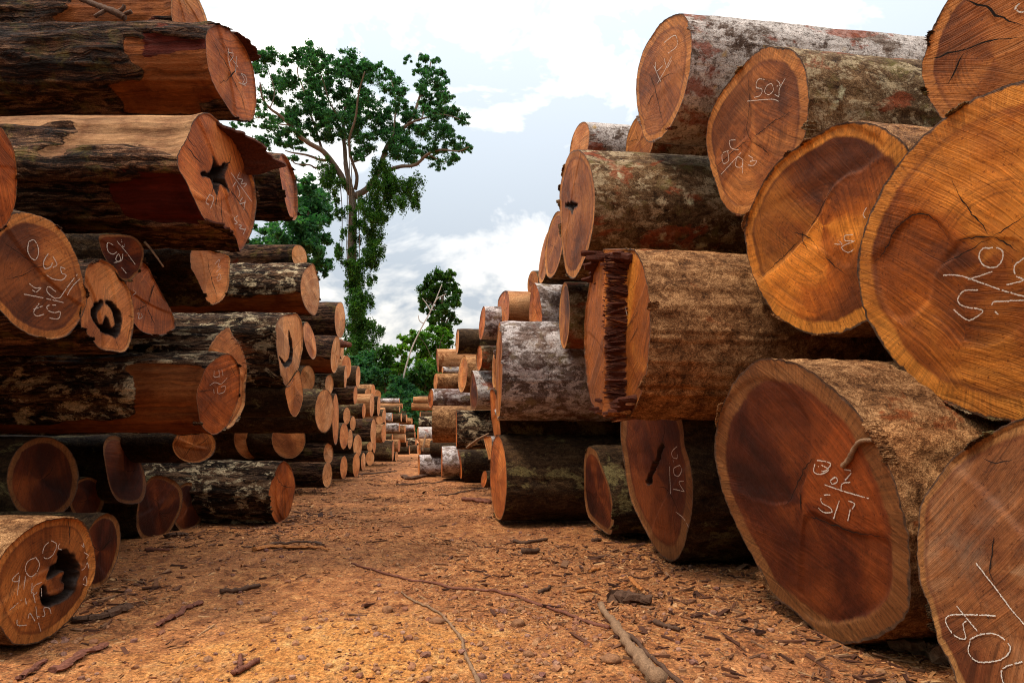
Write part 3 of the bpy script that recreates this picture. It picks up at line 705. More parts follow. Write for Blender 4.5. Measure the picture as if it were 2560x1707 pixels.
RL('plain brown log end wedged between the topmost log and the pale lichened one', 'z7', ('e', 560, 790, 75, 160, 12), 5.9, 'mottle', 'brown', res=1, L=5, ax=9)
RL('tiny round brown log end at the sky edge above the squared beam', 'z6', ('e', 885, 345, 42, 105, 3), 9.3, 'dark', 'brown', res=1, L=5)
RL('grey mottled log with a tapering orange face, standing on the fat silver one', 'z6', [(895, 335), (930, 400), (945, 480), (955, 560), (955, 640), (920, 690), (880, 690), (855, 620), (858, 520), (868, 420)], 8.0, 'silver', 'orange', res=1, L=5, ax=5)
RL('log with a tall thin orange oval end, overlapping the fat silver one', 'z6', ('e', 1132, 590, 42, 262, 1), 6.9, 'mottle', 'brown', res=1, L=5, ax=6)
RL('squared pale beam lying on the stack left of the grey mottled log', 'z6', [(612, 470), (655, 405), (690, 410), (700, 500), (690, 640), (640, 640), (612, 570)], 10.0, 'tan', 'orange', res=1, L=3.5, ax=6, irregular=.0, fn=6)
RL('stubby grey log with a slim orange end, upright edge of the middle stack', 'z6', ('e', 487, 650, 22, 132, 6), 10.5, 'silver', 'orange', res=1, L=4, ax=6)
RL('dark purple brown log above the broken pale billet', 'z6', ('e', 292, 795, 14, 98, 2), 12.5, 'dark', 'pale', res=1, L=4, ax=4)
RL('pale reddish log, leftmost of the upper row of the right stack', 'z6', ('e', 137, 945, 9, 92, -4), 15.5, 'tan', 'orange', res=1, L=3, ax=3)
RL('thin white birch like pole between two brown logs', 'z6', ('e', 176, 1018, 6, 25, 0), 14.8, 'lichen', 'pale', res=2, L=2.5, ax=3)
RL('brown log with a narrow pale end, below the thin white pole', 'z6', ('e', 122, 1110, 16, 66, 3), 14.2, 'rough', 'pale', res=1, L=4, ax=4)
RL('log with a round orange end, on top of the white speckled log', 'z6', ('e', 464, 925, 24, 98, 2), 10.8, 'mottle', 'orange', res=1, L=4, ax=6)
RL('log whose bark peels from a pale broad end, mid height of the right stack', 'z6', ('e', 335, 1050, 36, 145, 5), 11.8, 'rough', 'tan', res=1, L=4, ax=6)
RL('white speckled log with a red wedge shaped split end', 'z6', [(405, 1025), (425, 1060), (445, 1150), (452, 1220), (440, 1310), (405, 1325), (392, 1250), (392, 1130)], 11.0, 'lichen', 'red', res=1, L=4, ax=6)
RL('long grey brown log with an orange sliver end, above the slanted pale twig', 'z6', ('e', 84, 1240, 22, 75, 3), 13.4, 'silver', 'orange', res=1, L=5, ax=4)
RL('plump brown log with a pale cut lip, left of the white patched one', 'a8', ('e', 280, 715, 14, 205, 0), 12.8, 'rough', 'pale', res=1, L=4, ax=4)
RL('log with thick white patches over black bark, left of the orange edged slab', 'a8', ('e', 542, 780, 8, 220, 0), 11.3, 'flaky', 'orange', res=1, L=4, ax=2, rough=.02)
RL('pale split log end standing just left of the fat silver log', 'z6', ('e', 585, 1010, 20, 150, 2), 8.8, 'tan', 'tan', res=1, L=3, ax=5)
RL('orange edged slab of wood below the fat silver log', 'z6', [(548, 1185), (575, 1175), (600, 1250), (620, 1400), (630, 1540), (585, 1540), (562, 1420), (552, 1300)], 8.3, 'dark', 'orange', res=1, L=3, ax=5)
RL('black shadowed log squeezed between the silver log and the bottom brown one', 's', ('e', 1266, 1062, 4, 46, 0), 8.3, 'dark', 'pale', res=1, L=5, ax=2)
RL('short pale log on the ground at the far left of the right stack', 'a8', ('e', 122, 1175, 13, 118, 0), 17.0, 'silver', 'pale', res=1, L=4, ax=3)
RL('squat grey log on the ground beside the short pale one', 'a8', ('e', 378, 1140, 8, 175, 0), 15.8, 'silver', 'orange', res=1, L=3, ax=2)
RL('leaning orange board end behind the dark ground log', 'a8', ('e', 575, 1165, 24, 165, -6), 15.2, 'dark', 'orange', res=1, L=2, ax=4)
RL('dark log on the ground with a thin ochre end, under the slanted twig', 'a8', ('e', 643, 1185, 17, 190, 1), 14.2, 'dark', 'tan', res=1, L=4, ax=4)
RL('short orange stump on the ground against the thick brown log', 'a8', ('e', 850, 1330, 32, 95, 8), 10.2, 'dark', 'orange', res=1, L=1.2, ax=6)
RL('frayed grey log end rising behind the thick brown ground log', 'a8', [(845, 865), (900, 850), (935, 870), (935, 1000), (925, 1200), (905, 1130), (880, 1020), (860, 940)], 8.9, 'silver', 'pale', res=1, L=3, ax=5)
RL('short pale log jutting out at the far end of the right stack, upper of two', 'a8', ('e', 62, 445, 6, 34, 0), 20, 'tan', 'tan', res=2, L=4, ax=2)
RL('split reddish billet jutting out at the far end of the right stack, lower of two', 'a8', ('e', 44, 520, 7, 44, 0), 20, 'tan', 'orange', res=2, L=4, ax=2)
RL('chalky white far log near the ground, end of the right stack', 'a8', ('e', 112, 830, 9, 80, 0), 22, 'lichen', 'pale', res=2, L=4, ax=3)
RL('far log with yellow and white bark, right above the chalky white one', 'a8', ('e', 128, 690, 9, 60, 0), 22.5, 'flaky', 'tan', res=2, L=4, ax=3)
RL('dim far brown log under the jutting billets', 'a8', ('e', 137, 615, 7, 40, 0), 23, 'dark', 'tan', res=2, L=4, ax=3)
RL('dark far log low in the gap left of the short pale ground log', 'a8', ('e', 128, 965, 10, 85, 0), 20, 'rough', 'tan', res=2, L=4, ax=3)
RL('dim log below the plump brown one, above the squat grey ground log', 'a8', ('e', 255, 985, 10, 90, 0), 16.8, 'dark', 'tan', res=2, L=4, ax=3)
RL('small rust red far log end beside the upright pale stake', 'a8', ('e', 130, 1020, 14, 40, 0), 19, 'dark', 'orange', res=2, L=2, ax=3)

# ================================================================ LEFT STACK, near logs
LL('orange log stripped of bark, highest on the left stack, cut off by the top edge', 'z1', [(1130, 160), (1115, 60), (1125, -40), (1160, -110), (1210, -120), (1270, -60), (1320, 40), (1350, 120), (1365, 200), (1350, 280), (1290, 310), (1210, 290), (1150, 230)], 5.9, 'furrow', 'tan', res=0, L=6, ax=1, key='L1', fn=12,
   bare=[(-40, 70, -.3, 1.0), (28, 110, -.3, 7)])
L2 = LL('dark furrowed log with a split orange end, second from the top on the left', 'z1',
   [(1355, 200), (1420, 160), (1500, 195), (1580, 280), (1640, 400), (1670, 550), (1675, 680), (1650, 780), (1600, 790), (1530, 760), (1460, 660), (1400, 560), (1360, 440), (1345, 300)],
   5.1, 'furrow', 'orange', res=0, L=6, ax=1, key='L2', cw=.005,
   cracks=[('z1', [[(1365, 215), (1430, 350), (1480, 430), (1530, 540), (1580, 650), (1612, 785)], [(1440, 240), (1500, 370), (1537, 430), (1500, 500), (1430, 548)]])], crw=.016,
   chalk=[('z1', [[(1490, 320), (1485, 380), (1500, 440)], [(1510, 330), (1518, 370), (1492, 410)], [(1540, 370), (1535, 480)], [(1570, 480), (1592, 520), (1580, 550), (1607, 540), (1600, 500), (1570, 480)], [(1520, 400), (1550, 440)], [(1490, 345), (1520, 350)], [(1555, 540), (1600, 560)]])],
   bare=[(-62, 4, -.3, .50), (-80, -45, .3, .8)], bare2=[(70, 96, .08, .5), (4, 14, -.1, .4)])
L3 = LL('largest left log, top stripped pale, star shaped rot in its chalked orange end', 'z1',
   [(1330, 735), (1260, 790), (1230, 880), (1160, 1020), (1170, 1110), (1210, 1180), (1280, 1330), (1340, 1440), (1400, 1490), (1480, 1525), (1530, 1600), (1560, 1650), (1610, 1590), (1655, 1480), (1675, 1350), (1674, 1240), (1640, 1110), (1600, 1000), (1530, 880), (1440, 800), (1380, 750)],
   4.6, 'half', 'orange', res=0, L=6, ax=0, key='L3', cw=.006, pith=('z1', (1420, 1140)),
   hollow=[('z1', [(1412, 1035), (1440, 1085), (1492, 1082), (1468, 1130), (1480, 1190), (1505, 1245), (1455, 1205), (1440, 1270), (1415, 1215), (1392, 1165), (1338, 1135), (1398, 1122)], .12)],
   cracks=[('z1', [[(1210, 945), (1270, 1030), (1332, 1085)], [(1225, 885), (1240, 930), (1275, 962)], [(1412, 1200), (1408, 1340), (1400, 1480)], [(1470, 1200), (1560, 1320), (1655, 1470)], [(1460, 1095), (1500, 1050), (1510, 990)], [(1380, 1150), (1390, 1230), (1370, 1300)], [(1440, 1260), (1445, 1400), (1460, 1500)]])], crw=.013,
   chalk=[('z1', [[(1505, 1130), (1570, 1220), (1640, 1317)], [(1560, 1130), (1548, 1165), (1582, 1175), (1570, 1200), (1607, 1200), (1588, 1222)], [(1545, 1215), (1562, 1260), (1555, 1287)], [(1580, 1290), (1560, 1330), (1602, 1322)], [(1597, 1308), (1588, 1372)], [(1365, 1270), (1340, 1320), (1360, 1337)], [(1365, 1272), (1392, 1295), (1370, 1362)],
                  [(1550, 1410), (1525, 1430), (1547, 1455), (1528, 1462)], [(1555, 1470), (1577, 1475), (1560, 1492), (1602, 1500)], [(1602, 1490), (1585, 1532)], [(1515, 1220), (1535, 1190)]])],
   bare=[(30, 140, -.3, 7), (2, 60, -.3, .95)], bare2=[(-70, -12, -.3, .62)])
LL('dark barked log with an oval orange end, jutting out behind the largest left log', 'a5', [(385, 795), (430, 850), (472, 970), (483, 1100), (480, 1200), (452, 1232), (420, 1180), (385, 1040), (365, 920), (360, 830)], 7.0, 'furrow', 'orange', res=0, L=6, ax=2, key='L4',
   cracks=[('a5', [[(365, 890), (420, 1000), (470, 1130)], [(435, 1040), (480, 1060)]])])
LL('rounded orange log end cut off by the left edge, beside the largest left log', 'z1', [(0, 825), (50, 890), (90, 980), (110, 1100), (112, 1220), (95, 1350), (55, 1450), (0, 1505), (-80, 1530), (-170, 1480), (-230, 1330), (-240, 1150), (-200, 960), (-120, 850), (-50, 810)], 3.2, 'furrow', 'orange', res=0, L=5, ax=5, key='L5')
LL('big brown round log end with ochre rim, chalk loops and figures, at the left edge', 'z2',
   [(60, 95), (200, 88), (330, 135), (420, 220), (480, 320), (520, 430), (550, 550), (570, 640), (545, 740), (490, 830), (430, 890), (330, 912), (220, 890), (120, 840), (40, 765), (-60, 650), (-120, 500), (-110, 350), (-40, 200)],
   3.6, 'furrow', 'brown', res=0, L=5, ax=6, key='L6', cw=.006,
   cracks=[('z2', [[(0, 260), (120, 350), (240, 440), (322, 552)], [(240, 437), (150, 490), (0, 527)], [(240, 437), (330, 430)]])], crw=.006,
   chalk=[('z2', [[(185, 270), (215, 262), (240, 300), (245, 350), (225, 390), (195, 375), (175, 330), (182, 272)], [(310, 350), (280, 400), (285, 445), (320, 440), (337, 410)], [(340, 370), (367, 420), (340, 440)], [(420, 450), (390, 440), (400, 480), (427, 490), (400, 522), (340, 515), (300, 490)],
                  [(185, 545), (225, 575), (262, 572), (230, 600), (205, 588)], [(360, 600), (310, 565), (303, 600), (350, 640), (387, 637)], [(150, 615), (280, 640), (412, 670)], [(500, 485), (440, 560), (388, 637)], [(517, 515), (470, 560), (433, 622)], [(205, 715), (272, 693)], [(250, 675), (215, 730), (235, 757), (282, 745)], [(360, 685), (305, 690), (308, 720), (350, 735), (387, 730), (375, 775), (318, 770)]])])
LL('tan log end with a black C shaped hollow, behind the big brown round end', 'z2', [(660, 382), (740, 430), (800, 510), (850, 600), (875, 720), (870, 850), (840, 960), (800, 995), (730, 987), (650, 970), (590, 900), (530, 830), (532, 720), (548, 560), (560, 450), (610, 400)], 4.2, 'furrow', 'pale', res=0, L=5, ax=4, key='L7',
   hollow=[('z2', [(640, 685), (685, 672), (665, 720), (662, 780), (690, 820), (715, 770), (745, 830), (765, 790), (745, 710), (712, 668), (750, 680), (788, 740), (797, 820), (765, 885), (705, 868), (650, 812), (622, 745)], .16)],
   cracks=[('z2', [[(750, 880), (758, 930), (772, 972)], [(830, 755), (875, 765)], [(835, 860), (872, 845)]])])
LL('small bluish rimmed log end chalked 60, under the largest left log', 'z2', [(650, 232), (760, 225), (870, 240), (930, 300), (940, 360), (925, 430), (890, 490), (850, 525), (800, 520), (740, 450), (690, 390), (655, 305)], 4.35, 'dark', 'red', res=0, L=5, ax=4, cw=.005,
   chalk=[('z2', [[(735, 295), (700, 280), (700, 330), (730, 355), (760, 340)], [(770, 350), (752, 385), (770, 402), (785, 385), (770, 350)], [(740, 410), (790, 395), (800, 345)], [(760, 270), (820, 340), (880, 422)], [(790, 260), (800, 310), (812, 290)], [(790, 440), (822, 480)]])])
LL('brown log end with a star crack, between the hollow log and the dark gap', 'z2', [(860, 420), (920, 400), (970, 440), (1020, 540), (1080, 650), (1130, 750), (1142, 840), (1050, 885), (960, 872), (890, 825), (840, 720), (820, 600), (825, 500)], 5.0, 'furrow', 'orange', res=0, L=5, ax=4, cw=.005,
   cracks=[('z2', [[(1010, 540), (985, 620), (958, 692)], [(958, 692), (920, 705), (882, 712)], [(958, 700), (985, 760), (1012, 832)], [(958, 695), (900, 640)]])], crw=.014,
   chalk=[('z2', [[(890, 745), (905, 740), (900, 775), (925, 765), (915, 740)], [(865, 590), (885, 605), (865, 620)]])])
LL('ragged split log end tapering downward, with a long vertical crack', 'z2', [(1262, 310), (1380, 330), (1495, 365), (1502, 430), (1492, 580), (1460, 640), (1450, 655), (1400, 682), (1365, 682), (1330, 610), (1280, 500), (1245, 430)], 5.6, 'dark', 'pale', res=0, L=5, ax=3, irregular=.02, cw=.004,
   cracks=[('z2', [[(1345, 350), (1380, 520), (1412, 620), (1400, 682)]])], crw=.013,
   chalk=[('z2', [[(1400, 420), (1430, 390), (1420, 440), (1440, 430)], [(1410, 470), (1440, 440)], [(1415, 510), (1430, 480), (1440, 510), (1420, 530), (1412, 505)]])])
LL('lichen flecked log with a stripped red end, chalked 41, middle of the left stack', 'z2', [(1490, 1003), (1550, 1060), (1570, 1150), (1562, 1280), (1530, 1380), (1490, 1470), (1420, 1530), (1360, 1520), (1310, 1460), (1290, 1350), (1285, 1260), (1310, 1180), (1350, 1090), (1420, 1030)], 5.2, 'flaky', 'orange', res=0, L=6, ax=1, key='L11', cw=.005,
   bare=[(-50, 48, -.2, .55), (-95, -45, -.2, 4)],
   chalk=[('z2', [[(1395, 1115), (1395, 1155), (1427, 1150)], [(1425, 1110), (1432, 1157)], [(1445, 1105), (1452, 1147)], [(1365, 1210), (1400, 1190), (1440, 1200), (1480, 1160)], [(1390, 1235), (1395, 1262)], [(1415, 1225), (1420, 1262), (1460, 1252), (1467, 1215), (1440, 1220)]])],
   cracks=[('z2', [[(1290, 1250), (1400, 1240)], [(1330, 1140), (1345, 1190)], [(1500, 1080), (1540, 1160)]])])
LL('tan log with a pale half moon end, directly behind the chalked red end', 'z2', [(1490, 828), (1520, 880), (1560, 930), (1592, 1000), (1615, 1100), (1605, 1220), (1600, 1330), (1560, 1420), (1500, 1490), (1430, 1490), (1370, 1400), (1330, 1250), (1330, 1080), (1380, 930), (1440, 860)], 5.7, 'flaky', 'pale', res=0, L=6, ax=2, key='L12', irregular=.014)
LL('orange log end with a big black hollow and scrawled chalk, bottom left corner', 'z3',
   [(300, 590), (420, 578), (500, 610), (540, 690), (565, 800), (570, 900), (530, 1020), (480, 1110), (400, 1210), (300, 1290), (200, 1332), (90, 1335), (20, 1265), (-40, 1120), (-40, 920), (30, 780), (120, 690), (220, 620)],
   3.3, 'rough', 'brown', res=0, L=5, ax=6, key='L13', cw=.0045, crw=.009,
   hollow=[('z3', [(365, 790), (420, 778), (465, 840), (472, 920), (432, 1022), (350, 1082), (280, 1098), (253, 1060), (263, 1000), (290, 1052), (360, 1042), (392, 980), (372, 955), (400, 900), (345, 905), (300, 932), (310, 880), (350, 858)], .18)],
   cracks=[('z3', [[(405, 585), (410, 680), (407, 772)]])],
   chalk=[('z3', [[(295, 720), (260, 750), (248, 800), (270, 825), (310, 800), (332, 740), (298, 718)], [(350, 735), (340, 760), (362, 772)], [(202, 820), (160, 840), (145, 890), (170, 930), (205, 915), (230, 860), (205, 815)], [(105, 908), (65, 950), (100, 960), (112, 920), (95, 1042)], [(145, 930), (135, 1007)], [(185, 970), (180, 1032)], [(245, 963), (190, 1000), (205, 1090), (215, 1170), (237, 1257)], [(240, 1000), (242, 1050)], [(215, 1025), (190, 1047)], [(50, 1132), (125, 1068)], [(145, 1060), (150, 1097)], [(95, 1190), (100, 1222), (152, 1220)], [(160, 1182), (172, 1150), (202, 1197)], [(215, 1170), (260, 1165), (255, 1120), (285, 1118), (299, 1152)],
                  [(490, 733), (495, 757), (480, 745)], [(495, 788), (522, 805), (508, 822)], [(480, 892), (500, 880), (515, 850), (525, 882)], [(490, 952), (505, 930), (512, 982), (490, 975)]])])
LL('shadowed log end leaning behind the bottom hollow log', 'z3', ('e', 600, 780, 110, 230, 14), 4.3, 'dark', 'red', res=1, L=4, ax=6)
LL('wide dark red log end deep in shadow at the left edge', 'z3', ('e', 255, 350, 215, 250, 5), 4.8, 'dark', 'red', res=1, L=4, ax=6)  # dark red wood here and on the next two stands in for shade
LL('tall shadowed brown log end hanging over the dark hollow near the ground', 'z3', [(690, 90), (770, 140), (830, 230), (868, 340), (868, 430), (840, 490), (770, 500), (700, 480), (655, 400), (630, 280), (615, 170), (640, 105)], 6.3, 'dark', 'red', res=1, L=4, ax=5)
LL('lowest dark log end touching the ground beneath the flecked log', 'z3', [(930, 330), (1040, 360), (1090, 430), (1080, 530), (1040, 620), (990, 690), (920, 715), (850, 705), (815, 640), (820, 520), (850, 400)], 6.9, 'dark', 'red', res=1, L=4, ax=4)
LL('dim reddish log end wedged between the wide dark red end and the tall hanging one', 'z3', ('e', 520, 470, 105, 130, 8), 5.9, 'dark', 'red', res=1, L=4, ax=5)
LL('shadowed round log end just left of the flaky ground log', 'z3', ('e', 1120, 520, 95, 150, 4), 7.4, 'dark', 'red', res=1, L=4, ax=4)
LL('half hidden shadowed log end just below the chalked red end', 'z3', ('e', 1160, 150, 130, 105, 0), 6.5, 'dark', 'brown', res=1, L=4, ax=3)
LL('dark flaky log with a bright orange oval end, lying on the ground at the path', 'z3', [(1690, 243), (1740, 290), (1762, 380), (1755, 450), (1730, 550), (1690, 605), (1650, 612), (1620, 560), (1603, 470), (1610, 400), (1640, 310)], 7.8, 'flaky', 'orange', res=0, L=6, ax=1, key='L19',
   cracks=[('z3', [[(1645, 310), (1660, 360), (1690, 392), (1740, 400), (1758, 370)], [(1685, 400), (1680, 500)]])], crw=.014)
LL('pale log end with a black Y crack, in the gap above the ground log', 'z4', ('e', 305, 1195, 100, 125, 0), 12.2, 'dark', 'pale', res=1, L=4, ax=3,
   cracks=[('z4', [[(300, 1180), (310, 1230), (335, 1265)], [(310, 1230), (290, 1270)]])], crw=.04)
LL('pale notched log end, right of the Y cracked one in the gap', 'z4', ('e', 535, 1200, 102, 118, 0), 12.4, 'dark', 'pale', res=1, L=4, ax=3)
LL('small pale log end peeping out above the bottom pair', 'z4', ('e', 678, 1190, 34, 42, 0), 13.0, 'dark', 'pale', res=1, L=4, ax=3)

# ================================================================ LEFT STACK, middle and far logs
LL('log with a sawn branch stub, topmost of the middle left stack against the trees', 'z4', ('e', 600, 100, 45, 72, -12), 11.0, 'furrow', 'fresh', res=1, L=5, ax=1, key='M1')
LL('short bark covered log tip lying behind the white streaked log', 'z4', ('e', 425, 140, 30, 55, -5), 11.6, 'furrow', 'fresh', res=1, L=5, ax=1)
LL('white streaked furrowed log with a red stripped underside, above the heart shaped end', 'z4', [(680, 143), (700, 180), (718, 260), (722, 350), (708, 430), (687, 456), (650, 430), (620, 370), (606, 290), (615, 215), (640, 168)], 9.6, 'flaky', 'fresh', res=0, L=6, ax=1, key='M2', bare=[(-95, -25, -.2, 6)],
   cracks=[('z4', [[(675, 300), (700, 350), (718, 400)]])])
LL('heart shaped log end with a dark slit, left stack', 'z4', [(500, 455), (545, 447), (580, 443), (610, 480), (625, 570), (615, 680), (595, 770), (560, 850), (525, 886), (490, 830), (475, 740), (460, 640), (453, 540), (470, 480)], 8.6, 'flaky', 'fresh', res=0, L=5, ax=1, key='M3',
   hollow=[('z4', [(543, 545), (556, 600), (562, 660), (552, 740), (515, 765), (480, 705), (515, 740), (540, 710), (548, 650), (540, 600)], .1)],
   cracks=[('z4', [[(555, 670), (590, 620), (622, 580)], [(552, 740), (540, 820)]])])
LL('small pale oval log end beside the heart shaped one', 'z4', ('e', 662, 605, 33, 115, -12), 10.2, 'dark', 'pale', res=1, L=5, ax=2)
LL('pointed pale log end right under the heart shaped one', 'z4', [(595, 785), (615, 860), (622, 940), (605, 1020), (575, 1066), (545, 1040), (525, 970), (515, 895), (555, 840)], 8.9, 'dark', 'pale', res=1, L=5, ax=2)
LL('dark furrowed log with a bright oval end, at the right shoulder of the left stack', 'z4', [(850, 373), (868, 410), (877, 490), (868, 560), (845, 592), (822, 560), (812, 480), (820, 400)], 13.2, 'furrow', 'fresh', res=1, L=6, ax=1)
LL('red sided log with a tall oval end, under the dark furrowed shoulder log', 'z4', ('e', 818, 690, 28, 112, 5), 12.6, 'furrow', 'fresh', res=1, L=6, ax=1, bare=[(-90, -10, -.2, 6)])
LL('sliver of a log end behind the tall oval one', 'z4', ('e', 855, 655, 13, 60, 0), 14.5, 'dark', 'fresh', res=2, L=4, ax=1)
LL('dull shadowed round log end in the notch left of the middle row', 'z4', ('e', 650, 835, 44, 80, 0), 12.3, 'dark', 'fresh', res=1, L=5, ax=2)
LL('short flaky log with a flat oval end, above the broad round one', 'z4', ('e', 780, 870, 26, 58, 0), 12.8, 'flaky', 'fresh', res=1, L=5, ax=2)
LL('broad round log end with a pale ring, middle row of the left stack', 'z4', ('e', 750, 1030, 57, 132, 2), 11.4, 'dark', 'fresh', res=0, L=5, ax=2, key='M10')
LL('long thin log end squeezed right behind the broad round one', 'z4', ('e', 818, 1080, 20, 155, 0), 13.0, 'dark', 'pale', res=1, L=5, ax=2)
LL('upper log of the pair lying on the ground at the path edge', 'z4', ('e', 775, 1285, 30, 62, 0), 12.9, 'furrow', 'fresh', res=1, L=5, ax=2)
LL('lower log of the pair lying on the ground, red brown bark and flat orange end', 'z4', ('e', 768, 1415, 30, 76, 2), 12.2, 'furrow', 'fresh', res=1, L=5, ax=1, rough=.02)
FAR = [
 # cx, cy, rx, ry, depth, bark, wood, label   (zoom z4)
 (882, 768, 30, 72, 17, 'tan', 'pale', 'pale log end high on the far left stack, below the red twig'),
 (877, 825, 9, 66, 16.2, 'dark', 'fresh', 'thin log end with an orange stripped side, far left stack'),
 (953, 825, 14, 66, 19, 'dark', 'fresh', 'dark log with an orange underside and a bright rim, far left stack top'),
 (937, 935, 12, 56, 17.6, 'furrow', 'pale', 'dark grey log with a chipped pale end, third row of the far left stack'),
 (1043, 915, 14, 45, 22, 'rough', 'pale', 'tan log with a pale rim, highest of the far shoulder'),
 (1010, 920, 16, 25, 20.5, 'dark', 'fresh', 'short dark billet in front of the tan shoulder log'),
 (1037, 995, 14, 70, 20.5, 'tan', 'fresh', 'log with an orange stripped top below the short dark billet'),
 (988, 1030, 11, 46, 18.5, 'dark', 'pale', 'dark log with a white rimmed oval end, below the chipped one'),
 (885, 1060, 22, 52, 15.4, 'dark', 'fresh', 'orange brown log end at mid height above the cluster of four'),
 (922, 1105, 17, 44, 16.2, 'dark', 'fresh', 'small dull round log end right of the cluster of four'),
 (868, 1180, 26, 80, 14.4, 'dark', 'pale', 'largest end in the cluster of four, cracked and pale'),
 (905, 1200, 16, 60, 15.0, 'dark', 'fresh', 'narrow end tucked right of the cracked pale one'),
 (950, 1240, 27, 70, 15.8, 'dark', 'fresh', 'smooth orange log end standing out at the path side'),
 (867, 1370, 22, 70, 14.2, 'furrow', 'pale', 'log on the ground with a pocked pale end'),
 (942, 1355, 22, 74, 15.6, 'dark', 'pale', 'log on the ground with a wavy cracked pale end'),
 (985, 1335, 14, 54, 16.9, 'dark', 'fresh', 'slim log end on the ground right of the wavy cracked one'),
 (1025, 1315, 26, 44, 18.2, 'dark', 'fresh', 'rounded log end on the ground in the third row back'),
 (1025, 1245, 18, 30, 18.6, 'dark', 'fresh', 'little tilted log end on top of the rounded ground one'),
 (1045, 1155, 17, 78, 19.0, 'furrow', 'fresh', 'thick dark log with a curved orange end, lower far left'),
 (1072, 935, 20, 30, 23.5, 'tan', 'fresh', 'pale stub on the far shoulder right of the tan log'),
 (1078, 1000, 10, 60, 22.5, 'dark', 'fresh', 'sliver of a bright end behind the orange stripped top'),
 (1110, 1060, 12, 40, 23.5, 'dark', 'fresh', 'dim far log end under the pale stub'),
 (1108, 1165, 14, 55, 21.5, 'rough', 'pale', 'brown far log with a pale edge beside the thick dark one'),
 (1085, 1085, 24, 25, 22.5, 'tan', 'fresh', 'short tan billet wedged under the shoulder'),
 (1052, 1230, 9, 55, 20.0, 'dark', 'pale', 'pale sliver of a log end left of the mossy ground log'),
 (1164, 1270, 7, 62, 22.5, 'dark', 'pale', 'mossy dark log on the ground where the path bends'),
 (1200, 1240, 8, 38, 24.5, 'rough', 'pale', 'light brown log just past the mossy ground log'),
 (1185, 1305, 9, 30, 23.2, 'dark', 'fresh', 'small rust coloured butt on the ground past the bend'),
]
for cx, cy, rx, ry, d, b, w, lab in FAR:
    LL(lab, 'z4', ('e', cx, cy, rx, ry, 2), d, b, w, res=2, L=4.5, ax=1.5)
FAR9 = [
 # zoom a7 (far end of the left stack)
 (777, 595, 6, 28, 30, 'silver', 'pale', 'long whitish log lying across the top of the farthest left pile'),
 (812, 660, 6, 32, 29, 'tan', 'fresh', 'orange brown beam under the long whitish log'),
 (780, 700, 8, 40, 28, 'dark', 'fresh', 'dark far log with an orange end, third from the top'),
 (690, 800, 8, 52, 26.5, 'silver', 'pale', 'round grey far log in the upper row'),
 (800, 800, 9, 55, 28, 'dark', 'fresh', 'orange edged far log right of the round grey one'),
 (865, 810, 9, 50, 29, 'dark', 'fresh', 'far log end with an orange top corner'),
 (930, 845, 8, 38, 31, 'rough', 'pale', 'light far log at the dip of the left pile'),
 (775, 925, 8, 55, 27, 'silver', 'pale', 'white fronted far log in the second row'),
 (845, 945, 8, 50, 28, 'rough', 'pale', 'brown far log right of the white fronted one'),
 (960, 930, 8, 42, 32, 'silver', 'pale', 'pale topped far log nearest the green gap'),
 (850, 1055, 8, 52, 27, 'tan', 'fresh', 'rust orange far log in the third row'),
 (605, 960, 9, 150, 24, 'furrow', 'fresh', 'tall dark log standing proud with a bright edge, far left'),
 (690, 1060, 8, 60, 26, 'dark', 'pale', 'dim far log left of the rust orange one'),
 (968, 1010, 8, 40, 32, 'dark', 'pale', 'dark far log with pale specks near the gap'),
 (980, 1105, 9, 55, 31, 'flaky', 'pale', 'black and white far log, low beside the gap'),
 (870, 1120, 7, 42, 27.5, 'dark', 'pale', 'narrow far butt with a pale end, low'),
 (1000, 1190, 9, 52, 30, 'dark', 'pale', 'lowest far log at the very end of the path'),
 (900, 1200, 8, 52, 28, 'dark', 'pale', 'dark far log on the ground beside the lowest one'),
 (600, 735, 7, 55, 25, 'tan', 'fresh', 'orange far log leaning at the left of the round grey one'),
]
for cx, cy, rx, ry, d, b, w, lab in FAR9:
    LL(lab, 'a7', ('e', cx, cy, rx, ry, 0), d, b, w, res=2, L=2.2 if cx > 640 else 4, ax=1)

# ---------------------------------------------------------------- torn parts of single logs
g = LOGS['R9']
th = g.th
def rimxy(g, a0, a1, n=30, k=.97):
    a = np.linspace(R(a0), R(a1), n); r = np.interp(a, np.r_[g.th - 2 * np.pi, g.th, g.th + 2 * np.pi], np.r_[g.rad, g.rad, g.rad]) * k
    return np.column_stack([r * np.cos(a), r * np.sin(a)])
for k_, (a0, a1, l0, l1, th_, ins) in enumerate([(58, 84, .10, .22, .07, -.005), (80, 104, .24, .08, .09, -.03), (64, 96, .05, .16, .06, -.10), (-104, -72, .08, .20, .07, -.01), (-116, -88, .16, .05, .06, -.03), (-98, -74, .12, .14, .06, -.09)]):
    flap(g, a0, a1, l0, l1, th_, 'torn_slab', BARK['rough'] if k_ in (0, 3) else M_SPLINT if k_ in (2, 5) else M_SPLINTD, .65, 20 + k_, ins, -.015)
splinters(g, 'splinter_fringe', np.vstack([rimxy(g, 62, 100, 30, k) for k in (.98, .9)]), 9, .16, .022, M_SPLINTD, 3)
splinters(g, 'splinter_fringe', np.vstack([rimxy(g, -112, -66, 30, k) for k in (.98, .9)]), 12, .15, .020, M_SPLINT, 4)
wall = np.column_stack([np.full(60, .0), np.linspace(-.47, .54, 60)])
splinters(g, 'splinter_wall', np.repeat(wall, 3, 0), 210, .165, .013, M_SPLINTD, 5, .02, (.8, 1.02), .008)
splinters(g, 'splinter_wall', wall + np.array([.012, 0]), 60, .15, .009, M_SPLINT, 6, .02, (.45, 1.05), .010)
flap(g, 48, 88, .20, .26, .05, 'torn_lip', BARK['rough'], .4, 2, -.01)
g = LOGS['L3']
